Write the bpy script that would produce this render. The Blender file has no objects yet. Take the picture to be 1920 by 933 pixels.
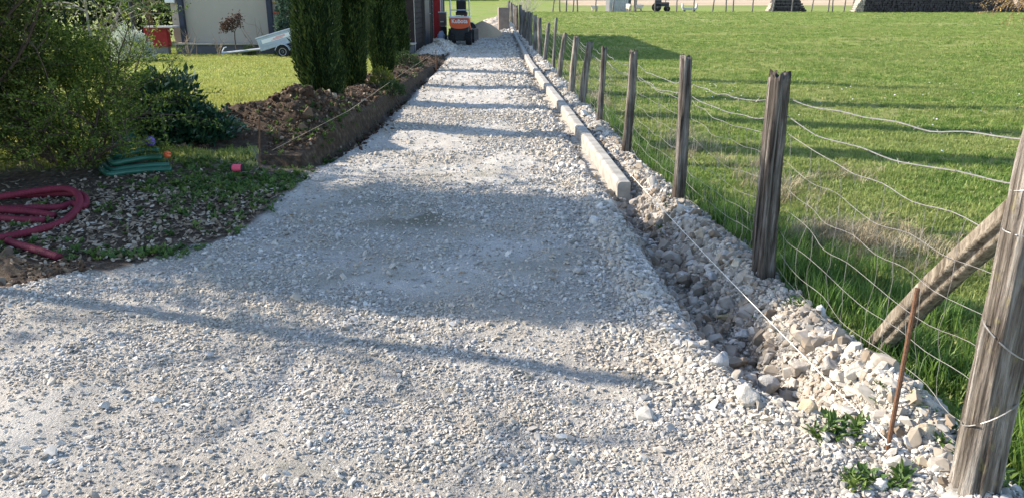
import bpy, bmesh, math, random
import numpy as np
from mathutils import Vector, Matrix, noise as mnoise

random.seed(7)
RNG = np.random.default_rng(11)
R = math.radians
scene = bpy.context.scene
COL = scene.collection

# ------------------------------------------------------------------ camera
CAM_H, PITCH, F, CX, CY = 1.65, R(18.2), 1450.0, 960.0, 466.5
cam_d = bpy.data.cameras.new('camera'); cam = bpy.data.objects.new('camera', cam_d); COL.objects.link(cam)
cam.location = (0, 0, CAM_H); cam.rotation_euler = (R(90) - PITCH, 0, 0)
cam_d.sensor_width = 36; cam_d.lens = 36 * F / 1920; cam_d.clip_start = 0.05; cam_d.clip_end = 3000
scene.camera = cam
CP, SP = math.cos(PITCH), math.sin(PITCH)

def ray(px, py):
    u, v = (px - CX) / F, (py - CY) / F
    return u, CP - v * SP, -SP - v * CP          # world direction (x, y, z)

def at(px, py, z=0.0):                            # photo pixel -> point at height z
    dx, dy, dz = ray(px, py); t = (z - CAM_H) / dz
    return Vector((dx * t, dy * t, z))

def at_y(px, py, Y):                              # photo pixel -> point at distance Y
    dx, dy, dz = ray(px, py); t = Y / dy
    return Vector((dx * t, Y, CAM_H + dz * t))

# ------------------------------------------------------------------ noise
def _h(ix, iy, s):
    n = (ix.astype(np.int64) * 374761393 + iy.astype(np.int64) * 668265263 + s * 974634533) & 0xffffffff
    n = ((n ^ (n >> 13)) * 1274126177) & 0xffffffff
    n = n ^ (n >> 16)
    return (n & 0xffff) / 65535.0

def vn(x, y, s=0):
    x = np.asarray(x, float); y = np.asarray(y, float)
    ix, iy = np.floor(x), np.floor(y); fx, fy = x - ix, y - iy
    fx = fx * fx * (3 - 2 * fx); fy = fy * fy * (3 - 2 * fy)
    a, b, c, d = _h(ix, iy, s), _h(ix + 1, iy, s), _h(ix, iy + 1, s), _h(ix + 1, iy + 1, s)
    return (a * (1 - fx) + b * fx) * (1 - fy) + (c * (1 - fx) + d * fx) * fy

def fbm(x, y, s=0, o=4):
    r, a, f, t = 0, 1, 1, 0
    for k in range(o):
        r = r + a * vn(x * f, y * f, s + k * 17); t += a; a *= .5; f *= 2.03
    return r / t                                   # 0..1

def sst(a, b, x):
    t = np.clip((x - a) / (b - a), 0, 1); return t * t * (3 - 2 * t)

# ------------------------------------------------------------------ plan of the place
def lin(pts):
    p = sorted(pts); ys = np.array([a for a, b in p]); xs = np.array([b for a, b in p])
    return lambda y: np.interp(y, ys, xs)

xL = lin([(3.2, -12), (3.75, -8), (4.0, -4.5), (4.3, -3.0), (4.87, -2.25), (5.6, -2.05), (6.8, -2.02), (7.7, -2.06),
          (8.6, -1.95), (10.3, -1.88), (20.5, -1.86), (24, -1.95), (26, -2.6), (40, -2.9), (60, -2.6)])
xK = lin([(2.0, 1.2), (6.6, .985), (19.1, .46), (33, .14), (47, -.16), (60, -.45)])
xF = lin([(-40, 2.9), (2.2, 1.63), (4.37, 1.53), (6.07, 1.34), (8.0, 1.2), (10.1, 1.14), (11.9, 1.06), (13.4, 1.0),
          (15.7, .93), (17.6, .9), (19.5, .8), (21.3, .73), (22.8, .66), (25.9, .59), (27.9, .54), (33, .42), (47, .06), (62, -.3)])
_xR = lin([(2.2, 1.5), (2.55, 1.42), (2.72, 1.22), (2.99, 1.02), (3.54, .9), (4.98, .83), (6.43, .79), (7.5, .7),
           (10, .55), (19, .2), (33, -.05), (47, -.4), (62, -.7)])
xR = _xR

def lawn_z(y):
    return np.interp(y, [4.5, 6.6, 9, 14, 24, 40], [.0, .05, .24, .15, -.10, -.16])

def masks(x, y):
    """gravel, soil, grass, litter, stubble weights of the ground at (x, y)"""
    j = (fbm(x * 2.2, y * 2.2, 5) - .5) * .35 + (fbm(x * 9, y * 9, 6) - .5) * .12
    jy = np.where(y < 5.2, j * 1.2, j * .45)
    l, r, f = xL(y) + jy, xR(y), xF(y)
    left = np.where(y > 7.4, sst(.04, .17, x - l), sst(-.01, .12, x - l))                                   # 0 left of the drive, 1 on it
    right = sst(.02, .25, x - f + j * .5 - .02)                    # 1 in the field
    far = sst(38, 44, y)
    gravel = left * (1 - right) * (1 - far)
    # left side: soil along the trench, litter bed in front, lawn behind
    bed = sst(7.9, 7.1, y + j * 1.6 + np.clip(-x - 3.6, 0, 3) * .25) * (1 - left)
    bank = sst(-3.0, -2.72, x + j) * sst(7.25, 7.6, y + j * .8 + np.clip(-2.45 - x, 0, 1) * -2.0) * sst(24.5, 23.5, y)
    lobe = sst(1.0, .8, np.hypot((x + 2.95) / .85, (y - 8.75 - .1 * x) / .75) + j * .8)
    soil = np.clip(np.maximum(bank, lobe), 0, 1) * (1 - left)
    grassL = np.clip((1 - left) - bed - soil, 0, 1)
    grass = np.clip(np.maximum(grassL, right), 0, 1)
    grass = np.maximum(grass, far * (1 - right))
    stub = sst(128, 132, y + j * 8) * sst(8, 11, x)
    return gravel, soil, grass, bed, stub

def ditch(x, y):
    r, f = xR(y), xF(y) - .1
    t = np.clip((x - r) / np.maximum(f - r, .05), 0, 1)
    prof = sst(0, .34, t) * sst(1.0, .62, t)
    depth = np.interp(y, [2.3, 2.62, 2.95, 3.6, 5.5, 7.0, 9, 30, 50], [0, .03, .16, .20, .20, .14, .07, .05, .0])
    return -prof * depth

def height(x, y):
    x = np.asarray(x, float); y = np.asarray(y, float)
    l, r, f = xL(y), xR(y), xF(y)
    near = sst(40, 12, y)
    z = (fbm(x * .9, y * .9, 1) - .5) * .09 * near + (fbm(x * 3.5, y * 3.5, 2) - .5) * .035 * near
    grain = (fbm(x * 14, y * 14, 3, 3) - .5)
    d = ditch(x, y)
    z = z + d
    inditch = np.clip(-d / .15, 0, 1)
    z = z + grain * (.022 + .07 * inditch) * near + (fbm(x * 7, y * 7, 15) - .5) * .13 * inditch * near
    # berm of loose gravel on the ditch edge
    z = z + .055 * np.exp(-((x - r + .1) / .12) ** 2) * sst(2.4, 2.9, y) * sst(9, 6, y)
    # spoil bank under the fence and the little heap by the rod
    z = z + .06 * np.exp(-((x - f + .03) / .14) ** 2) * sst(40, 25, y) * (.4 + 1.2 * fbm(x * 4, y * 4, 8))
    z = z + .13 * np.exp(-(((x - 1.5) / .2) ** 2 + ((y - 2.85) / .27) ** 2))
    # field
    fld = sst(.05, .6, x - f)
    zf = -.06 + (fbm(x * .25, y * .25, 9) - .5) * .25 * sst(0, 6, x - f) * sst(80, 30, y) + (fbm(x * 1.3, y * 1.3, 10) - .5) * .05
    z = z * (1 - fld) + zf * fld
    # left: trench wall, lawn, heaps of dug soil
    wl = sst(.03, -.045, x - l - .0)
    step = np.where(y > 7.6, wl, sst(.0, -.9, x - l))
    lump = fbm(x * 5, y * 5, 21, 4)
    zl = lawn_z(y) + (fbm(x * .8, y * .8, 12) - .5) * .07 * sst(20, 12, y)
    hb = np.interp(y, [7.9, 8.4, 9.0, 9.9, 10.7, 13, 18, 23, 24], [0, .12, .29, .22, .10, .09, .08, .06, 0])
    bank = hb * np.exp(-((x + 2.42) / .36) ** 2) * (.45 + 1.1 * lump)
    lobe = .20 * np.exp(-(((x + 3.0) / .5) ** 2 + ((y - 8.85) / .45) ** 2)) * (.4 + 1.2 * lump)
    zl = zl + bank + lobe
    bedm = sst(7.6, 7.0, y) * sst(3.8, 4.6, y)
    zl = zl + bedm * (lump - .5) * .07
    rg = .05 * np.exp(-((y - 4.75 + (x + 3.6) * .2) / .16) ** 2) * sst(-2.7, -3.2, x) * (.3 + 1.4 * lump)
    z = z * (1 - step) + zl * step + rg
    z = z - .09 * np.exp(-((x - l - .06) / .09) ** 2) * sst(7.6, 8.4, y) * sst(24, 22, y)
    z = z + np.interp(y, [0, 125, 200, 300, 600], [0, 0, 1.0, 3.0, 6.0])
    return z

def hz(x, y): return float(height(np.array([x]), np.array([y]))[0])

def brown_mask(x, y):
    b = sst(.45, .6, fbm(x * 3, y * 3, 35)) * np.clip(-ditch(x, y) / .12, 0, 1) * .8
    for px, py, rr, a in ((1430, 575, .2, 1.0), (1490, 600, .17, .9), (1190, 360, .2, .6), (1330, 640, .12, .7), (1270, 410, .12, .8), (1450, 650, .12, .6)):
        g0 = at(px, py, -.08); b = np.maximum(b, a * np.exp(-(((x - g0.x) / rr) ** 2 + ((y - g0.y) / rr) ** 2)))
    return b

MOSS = [(at(px, py), rx, ry, a) for px, py, rx, ry, a in ((780, 408, .42, .42, 1), (690, 385, .5, .2, .6), (640, 520, .5, .14, .5), (480, 400, .4, .3, .5), (820, 860, .3, .1, .4), (1020, 500, .7, .2, .4),
        (700, 640, .5, .12, .35), (860, 330, .6, .4, .45), (350, 600, .6, .1, .4), (930, 260, .5, .5, .4), (520, 880, .25, .06, .45))]
def moss_mask(x, y):
    b = np.zeros_like(np.asarray(x, float)); t = sst(.34, .62, fbm(x * 6, y * 6, 31))
    for g0, rx, ry, a in MOSS: b = np.maximum(b, a * np.exp(-(((x - g0.x) / rx) ** 2 + ((y - g0.y) / ry) ** 2)) * t)
    return b

def ground(px, py):                                # photo pixel -> point on the terrain
    dx, dy, dz = ray(px, py)
    t = np.linspace(1.5, 60, 6000); zz = CAM_H + dz * t; hh = height(dx * t, dy * t)
    k = np.argmax(zz <= hh); tt = t[k]
    return Vector((dx * tt, dy * tt, float(hh[k])))

# ------------------------------------------------------------------ objects, names, labels
def tag(o, label=None, cat=None, group=None, kind=None):
    if label: o['label'] = label
    if cat: o['category'] = cat
    if group: o['group'] = group
    if kind: o['kind'] = kind
    return o

def empty(name, loc, label=None, cat=None, group=None, rz=0.0):
    o = bpy.data.objects.new(name, None); COL.objects.link(o); o.location = loc; o.rotation_euler = (0, 0, rz)
    o.empty_display_size = .1
    return tag(o, label, cat, group)

def link(name, me, mat=None, parent=None, origin=None):
    o = bpy.data.objects.new(name, me)
    if mat is not None and len(me.materials) == 0: me.materials.append(mat)
    COL.objects.link(o)
    if parent is not None: o.parent = parent
    return o

def np_mesh(name, V, faces, smooth=False, attrs=None):
    """V (n,3); faces: list of (m,k) index arrays"""
    me = bpy.data.meshes.new(name)
    V = np.asarray(V, np.float32)
    me.vertices.add(len(V)); me.vertices.foreach_set('co', V.ravel())
    fs = [np.asarray(f, np.int32) for f in faces if len(f)]
    nl = sum(f.size for f in fs); npoly = sum(len(f) for f in fs)
    if npoly:
        me.loops.add(nl); me.polygons.add(npoly)
        me.loops.foreach_set('vertex_index', np.concatenate([f.ravel() for f in fs]))
        st, c = [], 0
        for f in fs:
            k = f.shape[1]; st.append(c + np.arange(len(f)) * k); c += f.size
        me.polygons.foreach_set('loop_start', np.concatenate(st).astype(np.int32))
        me.polygons.foreach_set('use_smooth', np.full(npoly, smooth, bool))
    for k, a in (attrs or {}).items():
        a = np.asarray(a, np.float32)
        if a.ndim == 1:
            me.attributes.new(k, 'FLOAT', 'POINT').data.foreach_set('value', a)
        else:
            me.attributes.new(k, 'FLOAT_VECTOR', 'POINT').data.foreach_set('vector', a.ravel())
    me.update(calc_edges=True)
    return me

class MB:
    """collects shapes (world coordinates) and links them as one mesh object"""
    def __init__(s): s.bm = bmesh.new()
    def box(s, c, size, rot=(0, 0, 0), bevel=0.0, taper=None):
        r = bmesh.ops.create_cube(s.bm, size=1.0); vs = r['verts']
        for v in vs:
            if taper and v.co.z > 0: v.co.x *= taper[0]; v.co.y *= taper[1]
        bmesh.ops.scale(s.bm, vec=size, verts=vs)
        if bevel:
            es = list({e for v in vs for e in v.link_edges})
            rb = bmesh.ops.bevel(s.bm, geom=es, offset=bevel, segments=2, affect='EDGES', profile=.6)
            vs = list({v for f in rb['faces'] for v in f.verts} | {v for v in vs if v.is_valid})
        M = Matrix.Translation(Vector(c)) @ Matrix.Rotation(rot[2], 4, 'Z') @ Matrix.Rotation(rot[1], 4, 'Y') @ Matrix.Rotation(rot[0], 4, 'X')
        bmesh.ops.transform(s.bm, matrix=M, verts=vs)
        return s
    def tube(s, pts, rad, n=8, cap=True):
        pts = [Vector(p) for p in pts]; rings = []; N = len(pts)
        prev = None
        for i, p in enumerate(pts):
            t = (pts[min(i + 1, N - 1)] - pts[max(i - 1, 0)]).normalized()
            if prev is None:
                a = Vector((0, 0, 1)) if abs(t.z) < .9 else Vector((1, 0, 0)); u = t.cross(a).normalized()
            else:
                u = (prev - t * prev.dot(t)).normalized()
            prev = u; w = t.cross(u); r = rad[i] if hasattr(rad, '__len__') else rad
            rings.append([s.bm.verts.new(p + (u * math.cos(2 * math.pi * k / n) + w * math.sin(2 * math.pi * k / n)) * r) for k in range(n)])
        for a, b in zip(rings, rings[1:]):
            for k in range(n): s.bm.faces.new((a[k], a[(k + 1) % n], b[(k + 1) % n], b[k]))
        if cap and n > 2:
            s.bm.faces.new(rings[0][::-1]); s.bm.faces.new(rings[-1])
        return s
    def prism(s, outline, axis, t0, t1):
        """outline of 2-D points extruded along 'x','y' or 'z' from t0 to t1"""
        def P(a, b, t): return {'x': (t, a, b), 'y': (a, t, b), 'z': (a, b, t)}[axis]
        A = [s.bm.verts.new(P(a, b, t0)) for a, b in outline]; B = [s.bm.verts.new(P(a, b, t1)) for a, b in outline]
        n = len(A)
        s.bm.faces.new(A[::-1]); s.bm.faces.new(B)
        for k in range(n): s.bm.faces.new((A[k], A[(k + 1) % n], B[(k + 1) % n], B[k]))
        return s
    def lathe(s, c, prof, axis='z', n=20):
        """profile [(radius, along)] revolved round an axis through c"""
        c = Vector(c); rings = []
        for r, t in prof:
            ring = []
            for k in range(n):
                a = 2 * math.pi * k / n; q, w = r * math.cos(a), r * math.sin(a)
                ring.append(s.bm.verts.new(c + Vector({'z': (q, w, t), 'x': (t, q, w), 'y': (q, t, w)}[axis])))
            rings.append(ring)
        for a, b in zip(rings, rings[1:]):
            for k in range(n): s.bm.faces.new((a[k], a[(k + 1) % n], b[(k + 1) % n], b[k]))
        s.bm.faces.new(rings[0][::-1]); s.bm.faces.new(rings[-1])
        return s
    def build(s, name, mat, parent=None, origin=None, smooth=False):
        o3 = Vector(origin) if origin is not None else (parent.matrix_world.translation if parent is not None else None)
        if parent is not None and origin is None: o3 = Vector(root_loc(parent))
        if o3 is not None: bmesh.ops.translate(s.bm, vec=-o3, verts=s.bm.verts)
        bmesh.ops.recalc_face_normals(s.bm, faces=s.bm.faces)
        me = bpy.data.meshes.new(name); s.bm.to_mesh(me); s.bm.free()
        if smooth:
            for p in me.polygons: p.use_smooth = True
        o = link(name, me, mat, parent)
        if parent is None and o3 is not None: o.location = o3
        return o

def root_loc(o):
    v = Vector((0, 0, 0))
    while o is not None: v += o.location; o = o.parent
    return v

def flat_smooth(o, deg=40):
    for p in o.data.polygons: p.use_smooth = True
    try: o.data.set_sharp_from_angle(angle=R(deg))
    except Exception: pass
    return o

# ------------------------------------------------------------------ materials
class NT:
    def __init__(s, name):
        s.m = bpy.data.materials.new(name); s.m.use_nodes = True; s.t = s.m.node_tree; s.t.nodes.clear()
        s.out = s.n('ShaderNodeOutputMaterial')
    def n(s, typ, **kw):
        x = s.t.nodes.new(typ)
        for k, v in kw.items(): setattr(x, k, v)
        return x
    def l(s, a, b): s.t.links.new(a, b)
    def val(s, node, key, v):
        if hasattr(v, 'is_output'): s.l(v, node.inputs[key])
        else: node.inputs[key].default_value = v
    def noise(s, scale, detail=4, vec=None, rough=.55):
        x = s.n('ShaderNodeTexNoise'); x.inputs['Scale'].default_value = scale; x.inputs['Detail'].default_value = detail
        x.inputs['Roughness'].default_value = rough
        if vec is not None: s.l(vec, x.inputs['Vector'])
        return x.outputs['Fac']
    def voro(s, scale, vec=None, out='Distance', feature='F1'):
        x = s.n('ShaderNodeTexVoronoi', feature=feature); x.inputs['Scale'].default_value = scale
        if vec is not None: s.l(vec, x.inputs['Vector'])
        return x.outputs[out]
    def ramp(s, fac, stops):
        x = s.n('ShaderNodeValToRGB'); e = x.color_ramp.elements
        while len(e) > 1: e.remove(e[-1])
        for i, (p, c) in enumerate(stops):
            q = e[0] if i == 0 else e.new(p)
            q.position = p; q.color = (*c, 1) if len(c) == 3 else c
        s.l(fac, x.inputs['Fac']); return x.outputs['Color']
    def mix(s, fac, a, b, mode='MIX'):
        x = s.n('ShaderNodeMix', data_type='RGBA', blend_type=mode)
        for k, v in ((0, fac), (6, a), (7, b)):
            if hasattr(v, 'is_output'): s.l(v, x.inputs[k])
            else: x.inputs[k].default_value = v if k == 0 else ((*v, 1) if len(v) == 3 else v)
        return x.outputs[2]
    def math(s, op, a, b=0.0, clamp=False):
        x = s.n('ShaderNodeMath', operation=op, use_clamp=clamp)
        for k, v in ((0, a), (1, b)):
            if hasattr(v, 'is_output'): s.l(v, x.inputs[k])
            else: x.inputs[k].default_value = v
        return x.outputs[0]
    def mapr(s, v, a, b, c=0.0, d=1.0):
        x = s.n('ShaderNodeMapRange'); s.l(v, x.inputs[0])
        for k, q in enumerate((a, b, c, d)): x.inputs[k + 1].default_value = q
        return x.outputs[0]
    def attr(s, name):
        return s.n('ShaderNodeAttribute', attribute_name=name).outputs['Fac']
    def objpos(s): return s.n('ShaderNodeTexCoord').outputs['Object']
    def geo(s): return s.n('ShaderNodeNewGeometry').outputs['Position']
    def stretch(s, vec, sc, rot=(0, 0, 0)):
        x = s.n('ShaderNodeMapping'); x.inputs['Scale'].default_value = sc; x.inputs['Rotation'].default_value = rot
        s.l(vec, x.inputs['Vector']); return x.outputs[0]
    def bump(s, h, strength=.5, dist=.01, normal=None):
        x = s.n('ShaderNodeBump'); s.l(h, x.inputs['Height']); s.val(x, 'Strength', strength); x.inputs['Distance'].default_value = dist
        if normal is not None: s.l(normal, x.inputs['Normal'])
        return x.outputs[0]
    def bsdf(s, col, rough=.8, spec=.3, normal=None, metal=0.0, trans=None, coat=0.0):
        b = s.n('ShaderNodeBsdfPrincipled')
        if hasattr(col, 'is_output'): s.l(col, b.inputs['Base Color'])
        else: b.inputs['Base Color'].default_value = (*col, 1)
        s.val(b, 'Roughness', rough); s.val(b, 'Metallic', metal); b.inputs['Specular IOR Level'].default_value = spec
        b.inputs['Coat Weight'].default_value = coat
        if normal is not None: s.l(normal, b.inputs['Normal'])
        sh = b.outputs[0]
        if trans:
            t = s.n('ShaderNodeBsdfTranslucent')
            if hasattr(col, 'is_output'): s.l(col, t.inputs['Color'])
            else: t.inputs['Color'].default_value = (*col, 1)
            mx = s.n('ShaderNodeMixShader'); mx.inputs[0].default_value = trans
            s.l(sh, mx.inputs[1]); s.l(t.outputs[0], mx.inputs[2]); sh = mx.outputs[0]
        s.l(sh, s.out.inputs['Surface']); return s.m

def plain(name, c, rough=.6, var=.12, scale=6, spec=.3, metal=0.0, bump=0.0, bscale=60):
    m = NT(name); p = m.objpos()
    f = m.noise(scale, 5, p)
    col = m.ramp(f, [(.25, tuple(v * (1 - var) for v in c)), (.75, tuple(min(1, v * (1 + var)) for v in c))])
    nm = m.bump(m.noise(bscale, 4, p), bump, .01) if bump else None
    return m.bsdf(col, rough, spec, nm, metal)

def foliage(name, dark, mid, light, trans=.3, rough=.55, spec=.25):
    m = NT(name)
    col = m.ramp(m.attr('rnd'), [(0, dark), (.5, mid), (1, light)])
    return m.bsdf(col, rough, spec, None, 0, trans)

def inst_mat(name, stops, rough=.85, spec=.2, nscale=0, trans=None, world=None):
    """material of a scattered thing: colour from each instance's own random number"""
    m = NT(name)
    oi = m.n('ShaderNodeObjectInfo').outputs['Random']
    col = m.ramp(oi, stops)
    if nscale:
        col = m.mix(.5, col, m.ramp(m.noise(nscale, 4, m.geo()), [(.32, (.42, .40, .37)), (.62, (1, 1, 1))]), 'MULTIPLY')
    if world:
        col = m.mix(m.mapr(m.noise(world[0], 4, m.geo()), .42, .62), col, m.mix(.75, col, world[1]))
    return m.bsdf(col, rough, spec, None, 0, trans)
# ------------------------------------------------------------------ the ground: one terrain, cut where its cover changes
def grow(a, b, d0, k):
    out = [a]; d = d0
    while out[-1] < b: out.append(out[-1] + d); d *= k
    return out
xs = np.array(sorted(set(np.round([-v for v in grow(12, 500, .3, 1.16)] + list(np.arange(-12, -5, .1)) + list(np.arange(-5, 2.4, .025))
              + list(np.arange(2.4, 5, .06)) + grow(5, 14, .12, 1.02) + grow(14.5, 500, .4, 1.14), 4))))
ys = [-30 + i for i in range(31)] + list(np.arange(1, 1.8, .1)) + list(np.arange(1.8, 7, .025))
y = 7.0; 
while y < 48: ys.append(y); y += .0036 * y
while y < 1500: ys.append(y); y *= 1.035
ys = np.array(ys)
GX, GY = np.meshgrid(xs, ys)
GZ = height(GX, GY)
gW, sW, grW, bW, stW = masks(GX, GY)
moss = moss_mask(GX, GY)
fines = sst(.42, .62, fbm(GX * .9, GY * 1.1, 33)) * sst(-.1, .5, xR(GY) - GX)      # compacted, dusty places
DIT = -ditch(GX, GY)
brown = brown_mask(GX, GY)
brown = np.maximum(brown, .8 * sst(.5, .62, fbm(GX * 2, GY * 5, 36)) * np.exp(-((GY - 4.5 + (GX + 3) * .1) / .3) ** 2) * sst(-2.2, -3, GX) )
brown = brown * sst(60, 40, GY)
dry = sst(.46, .68, fbm(GX * .22, GY * .75, 41)) * .8

m = NT('ground cover'); P = m.geo()
cell = m.n('ShaderNodeTexVoronoi'); cell.inputs['Scale'].default_value = 70; m.l(P, cell.inputs['Vector'])
cell2 = m.n('ShaderNodeTexVoronoi'); cell2.inputs['Scale'].default_value = 190; m.l(P, cell2.inputs['Vector'])
sep = m.n('ShaderNodeSeparateColor'); m.l(cell.outputs['Color'], sep.inputs[0])
sep2 = m.n('ShaderNodeSeparateColor'); m.l(cell2.outputs['Color'], sep2.inputs[0])
gv = m.mix(.5, m.ramp(sep.outputs[0], [(0, (.32, .30, .265)), (.5, (.435, .41, .37)), (1, (.56, .535, .49))]),
           m.ramp(sep2.outputs[1], [(0, (.17, .155, .135)), (.35, (.36, .34, .305)), (1, (.55, .525, .48))]))  # darkest cells paint in the shading between the chips
gv = m.mix(m.math('MULTIPLY', m.attr('fines'), .65), gv, (.575, .55, .505))
gv = m.mix(m.mapr(m.noise(1.7, 7, P, .65), .42, .68, 0, .5), gv, (.33, .29, .24))
gv = m.mix(m.math('MULTIPLY', m.attr('moss'), .85), gv, (.15, .145, .10))
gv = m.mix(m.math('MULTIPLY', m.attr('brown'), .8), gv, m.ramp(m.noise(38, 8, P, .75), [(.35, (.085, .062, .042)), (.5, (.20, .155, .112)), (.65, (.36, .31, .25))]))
so = m.ramp(m.noise(16, 7, P), [(.25, (.034, .024, .017)), (.5, (.064, .045, .031)), (.72, (.13, .098, .068))])
bd = m.ramp(m.noise(22, 6, P), [(.3, (.055, .04, .03)), (.55, (.11, .082, .06)), (.75, (.24, .19, .145))])
sx = m.stretch(P, (.35, 1.0, 1.0))
gr = m.ramp(m.noise(1.1, 8, sx, .7), [(.3, (.09, .135, .026)), (.5, (.175, .245, .045)), (.7, (.27, .30, .075))])
gr = m.mix(m.mapr(m.noise(14, 6, P, .7), .35, .7, 0, .5), gr, (.11, .175, .028))
gr = m.mix(m.math('MULTIPLY', m.attr('dry'), .55), gr, (.27, .235, .105))
fard = m.n('ShaderNodeSeparateXYZ'); m.l(P, fard.inputs[0])
gr = m.mix(m.mapr(m.noise(.12, 5, m.stretch(P, (.3, 1, 1))), .4, .65, 0, .55), gr, (.23, .235, .095))
st = m.ramp(m.noise(.8, 6, m.stretch(P, (.15, 2.0, 1))), [(.3, (.34, .25, .17)), (.7, (.56, .44, .32))])
col = gv
for w, c in (('soil', so), ('bed', bd), ('grass', gr), ('stub', st)): col = m.mix(m.attr(w), col, c)
hgt = m.math('ADD', m.math('MULTIPLY', m.math('SUBTRACT', 1.0, m.voro(75, P)), .3), m.math('MULTIPLY', m.math('SUBTRACT', 1.0, m.voro(190, P)), .25))
hgt = m.math('ADD', hgt, m.math('MULTIPLY', m.noise(55, 8, P, .75), 1.1))
nm = m.bump(hgt, 1.0, .018)
ground_mat = m.bsdf(col, .93, .12, nm)

def region_split():
    ny, nx = GX.shape
    cx = (xs[:-1] + xs[1:]) / 2; cy = (ys[:-1] + ys[1:]) / 2
    fx, fy = np.meshgrid(cx, cy)
    g, s, gr_, b, st_ = masks(fx, fy)
    reg = np.argmax(np.stack([g, s, gr_, b]), 0)
    name = np.where(reg == 0, 0, np.where(reg == 1, 2, np.where(reg == 3, 3, 4)))
    name = np.where((reg == 0) & (fx > xR(fy)), 1, name)
    name = np.where((reg == 2) & ((fx > xF(fy) - .4) | (fy > 41)), 5, name)
    name = np.where(st_ > .5, 6, name)
    I = np.arange(ny * nx).reshape(ny, nx)
    quads = np.stack([I[:-1, :-1], I[:-1, 1:], I[1:, 1:], I[1:, :-1]], -1).reshape(-1, 4); name = name.ravel()
    V = np.stack([GX, GY, GZ], -1).reshape(-1, 3)
    A = dict(soil=sW, bed=bW, grass=grW, stub=stW, fines=fines, moss=moss, brown=brown, dry=dry)
    for k, nme in enumerate(('driveway', 'ditch', 'soil_bank', 'planting_bed', 'lawn', 'field', 'stubble_field')):
        q = quads[name == k]
        if not len(q): continue
        u, inv = np.unique(q, return_inverse=True)
        me = np_mesh(nme, V[u], [inv.reshape(-1, 4)], True, {a: v.ravel()[u] for a, v in A.items()})
        o = link(nme, me, ground_mat); tag(o, kind='structure')
region_split()

# ------------------------------------------------------------------ scattered ground cover (instances of a few shapes)
def source(name, meshes, mat):
    c = bpy.data.collections.new(name)
    for i, me in enumerate(meshes):
        me.materials.append(mat); o = bpy.data.objects.new('%s_shape' % name, me); c.objects.link(o)
    return c

def scatter(name, coll, nvar, P_, rot, scl, kind='stuff', label=None, parent=None):
    n = len(P_)
    me = np_mesh(name, P_, [])
    me.attributes.new('rot', 'FLOAT_VECTOR', 'POINT').data.foreach_set('vector', np.asarray(rot, np.float32).ravel())
    me.attributes.new('scl', 'FLOAT_VECTOR', 'POINT').data.foreach_set('vector', np.asarray(scl, np.float32).ravel())
    me.attributes.new('idx', 'INT', 'POINT').data.foreach_set('value', RNG.integers(0, nvar, n).astype(np.int32))
    o = link(name, me)
    ng = bpy.data.node_groups.new(name, 'GeometryNodeTree')
    ng.interface.new_socket('Geometry', in_out='INPUT', socket_type='NodeSocketGeometry')
    ng.interface.new_socket('Geometry', in_out='OUTPUT', socket_type='NodeSocketGeometry')
    N = ng.nodes.new; L = ng.links.new
    gi, go = N('NodeGroupInput'), N('NodeGroupOutput')
    mp = N('GeometryNodeMeshToPoints'); L(gi.outputs[0], mp.inputs[0])
    ci = N('GeometryNodeCollectionInfo'); ci.inputs[0].default_value = coll; ci.inputs[1].default_value = True; ci.inputs[2].default_value = True
    ip = N('GeometryNodeInstanceOnPoints'); ip.inputs['Pick Instance'].default_value = True
    def na(a, t):
        x = N('GeometryNodeInputNamedAttribute'); x.data_type = t; x.inputs[0].default_value = a; return x.outputs[0]
    e = N('FunctionNodeEulerToRotation'); L(na('rot', 'FLOAT_VECTOR'), e.inputs[0])
    L(mp.outputs[0], ip.inputs['Points']); L(ci.outputs[0], ip.inputs['Instance']); L(e.outputs[0], ip.inputs['Rotation'])
    L(na('scl', 'FLOAT_VECTOR'), ip.inputs['Scale']); L(na('idx', 'INT'), ip.inputs['Instance Index'])
    L(ip.outputs[0], go.inputs[0])
    o.modifiers.new('scatter', 'NODES').node_group = ng
    tag(o, label, None, None, kind)
    return o

def hull_stone(seed, n=15, flat=.62, stretch=1.25, blocky=.35):
    rg = np.random.default_rng(seed); bm = bmesh.new()
    for k in range(n):
        d = rg.normal(size=3); d /= np.linalg.norm(d)
        d = np.sign(d) * np.abs(d) ** (1 - blocky * .6)
        d *= rg.uniform(.82, 1.05)
        bm.verts.new((d[0] * stretch * .9, d[1] * .85, d[2] * flat))
    r = bmesh.ops.convex_hull(bm, input=bm.verts)
    bmesh.ops.delete(bm, geom=[g for g in r['geom_interior'] if isinstance(g, bmesh.types.BMVert)], context='VERTS')
    me = bpy.data.meshes.new('stone'); bm.to_mesh(me); bm.free(); return me

stone_mat = inst_mat('limestone chips', [(0, (.24, .22, .195)), (.25, (.38, .36, .325)), (.65, (.51, .485, .445)), (.975, (.64, .615, .575)), (.985, (.52, .45, .35)), (1, (.46, .39, .30))],
                     .9, .15, 35, None, (1.7, (.40, .35, .28)))
NS = 14
stones = source('limestone_chip', [hull_stone(100 + i, 14 + i % 5, .5 + .03 * (i % 6), 1 + .05 * (i % 7)) for i in range(NS)], stone_mat)

def pick(n, x0, x1, y0, y1):
    return RNG.uniform(x0, x1, n), RNG.uniform(y0, y1, n)

pts, scl = [], []
def lay(x, y, keep, r, sink=.25):
    k = RNG.random(len(x)) < keep
    x, y, r = x[k], y[k], r[k]
    z = height(x, y) + r * (.55 - sink)
    pts.append(np.stack([x, y, z], -1)); scl.append(np.stack([r * RNG.uniform(.8, 1.25, len(r)), r * RNG.uniform(.8, 1.2, len(r)), r * RNG.uniform(.7, 1.1, len(r))], -1))

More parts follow.
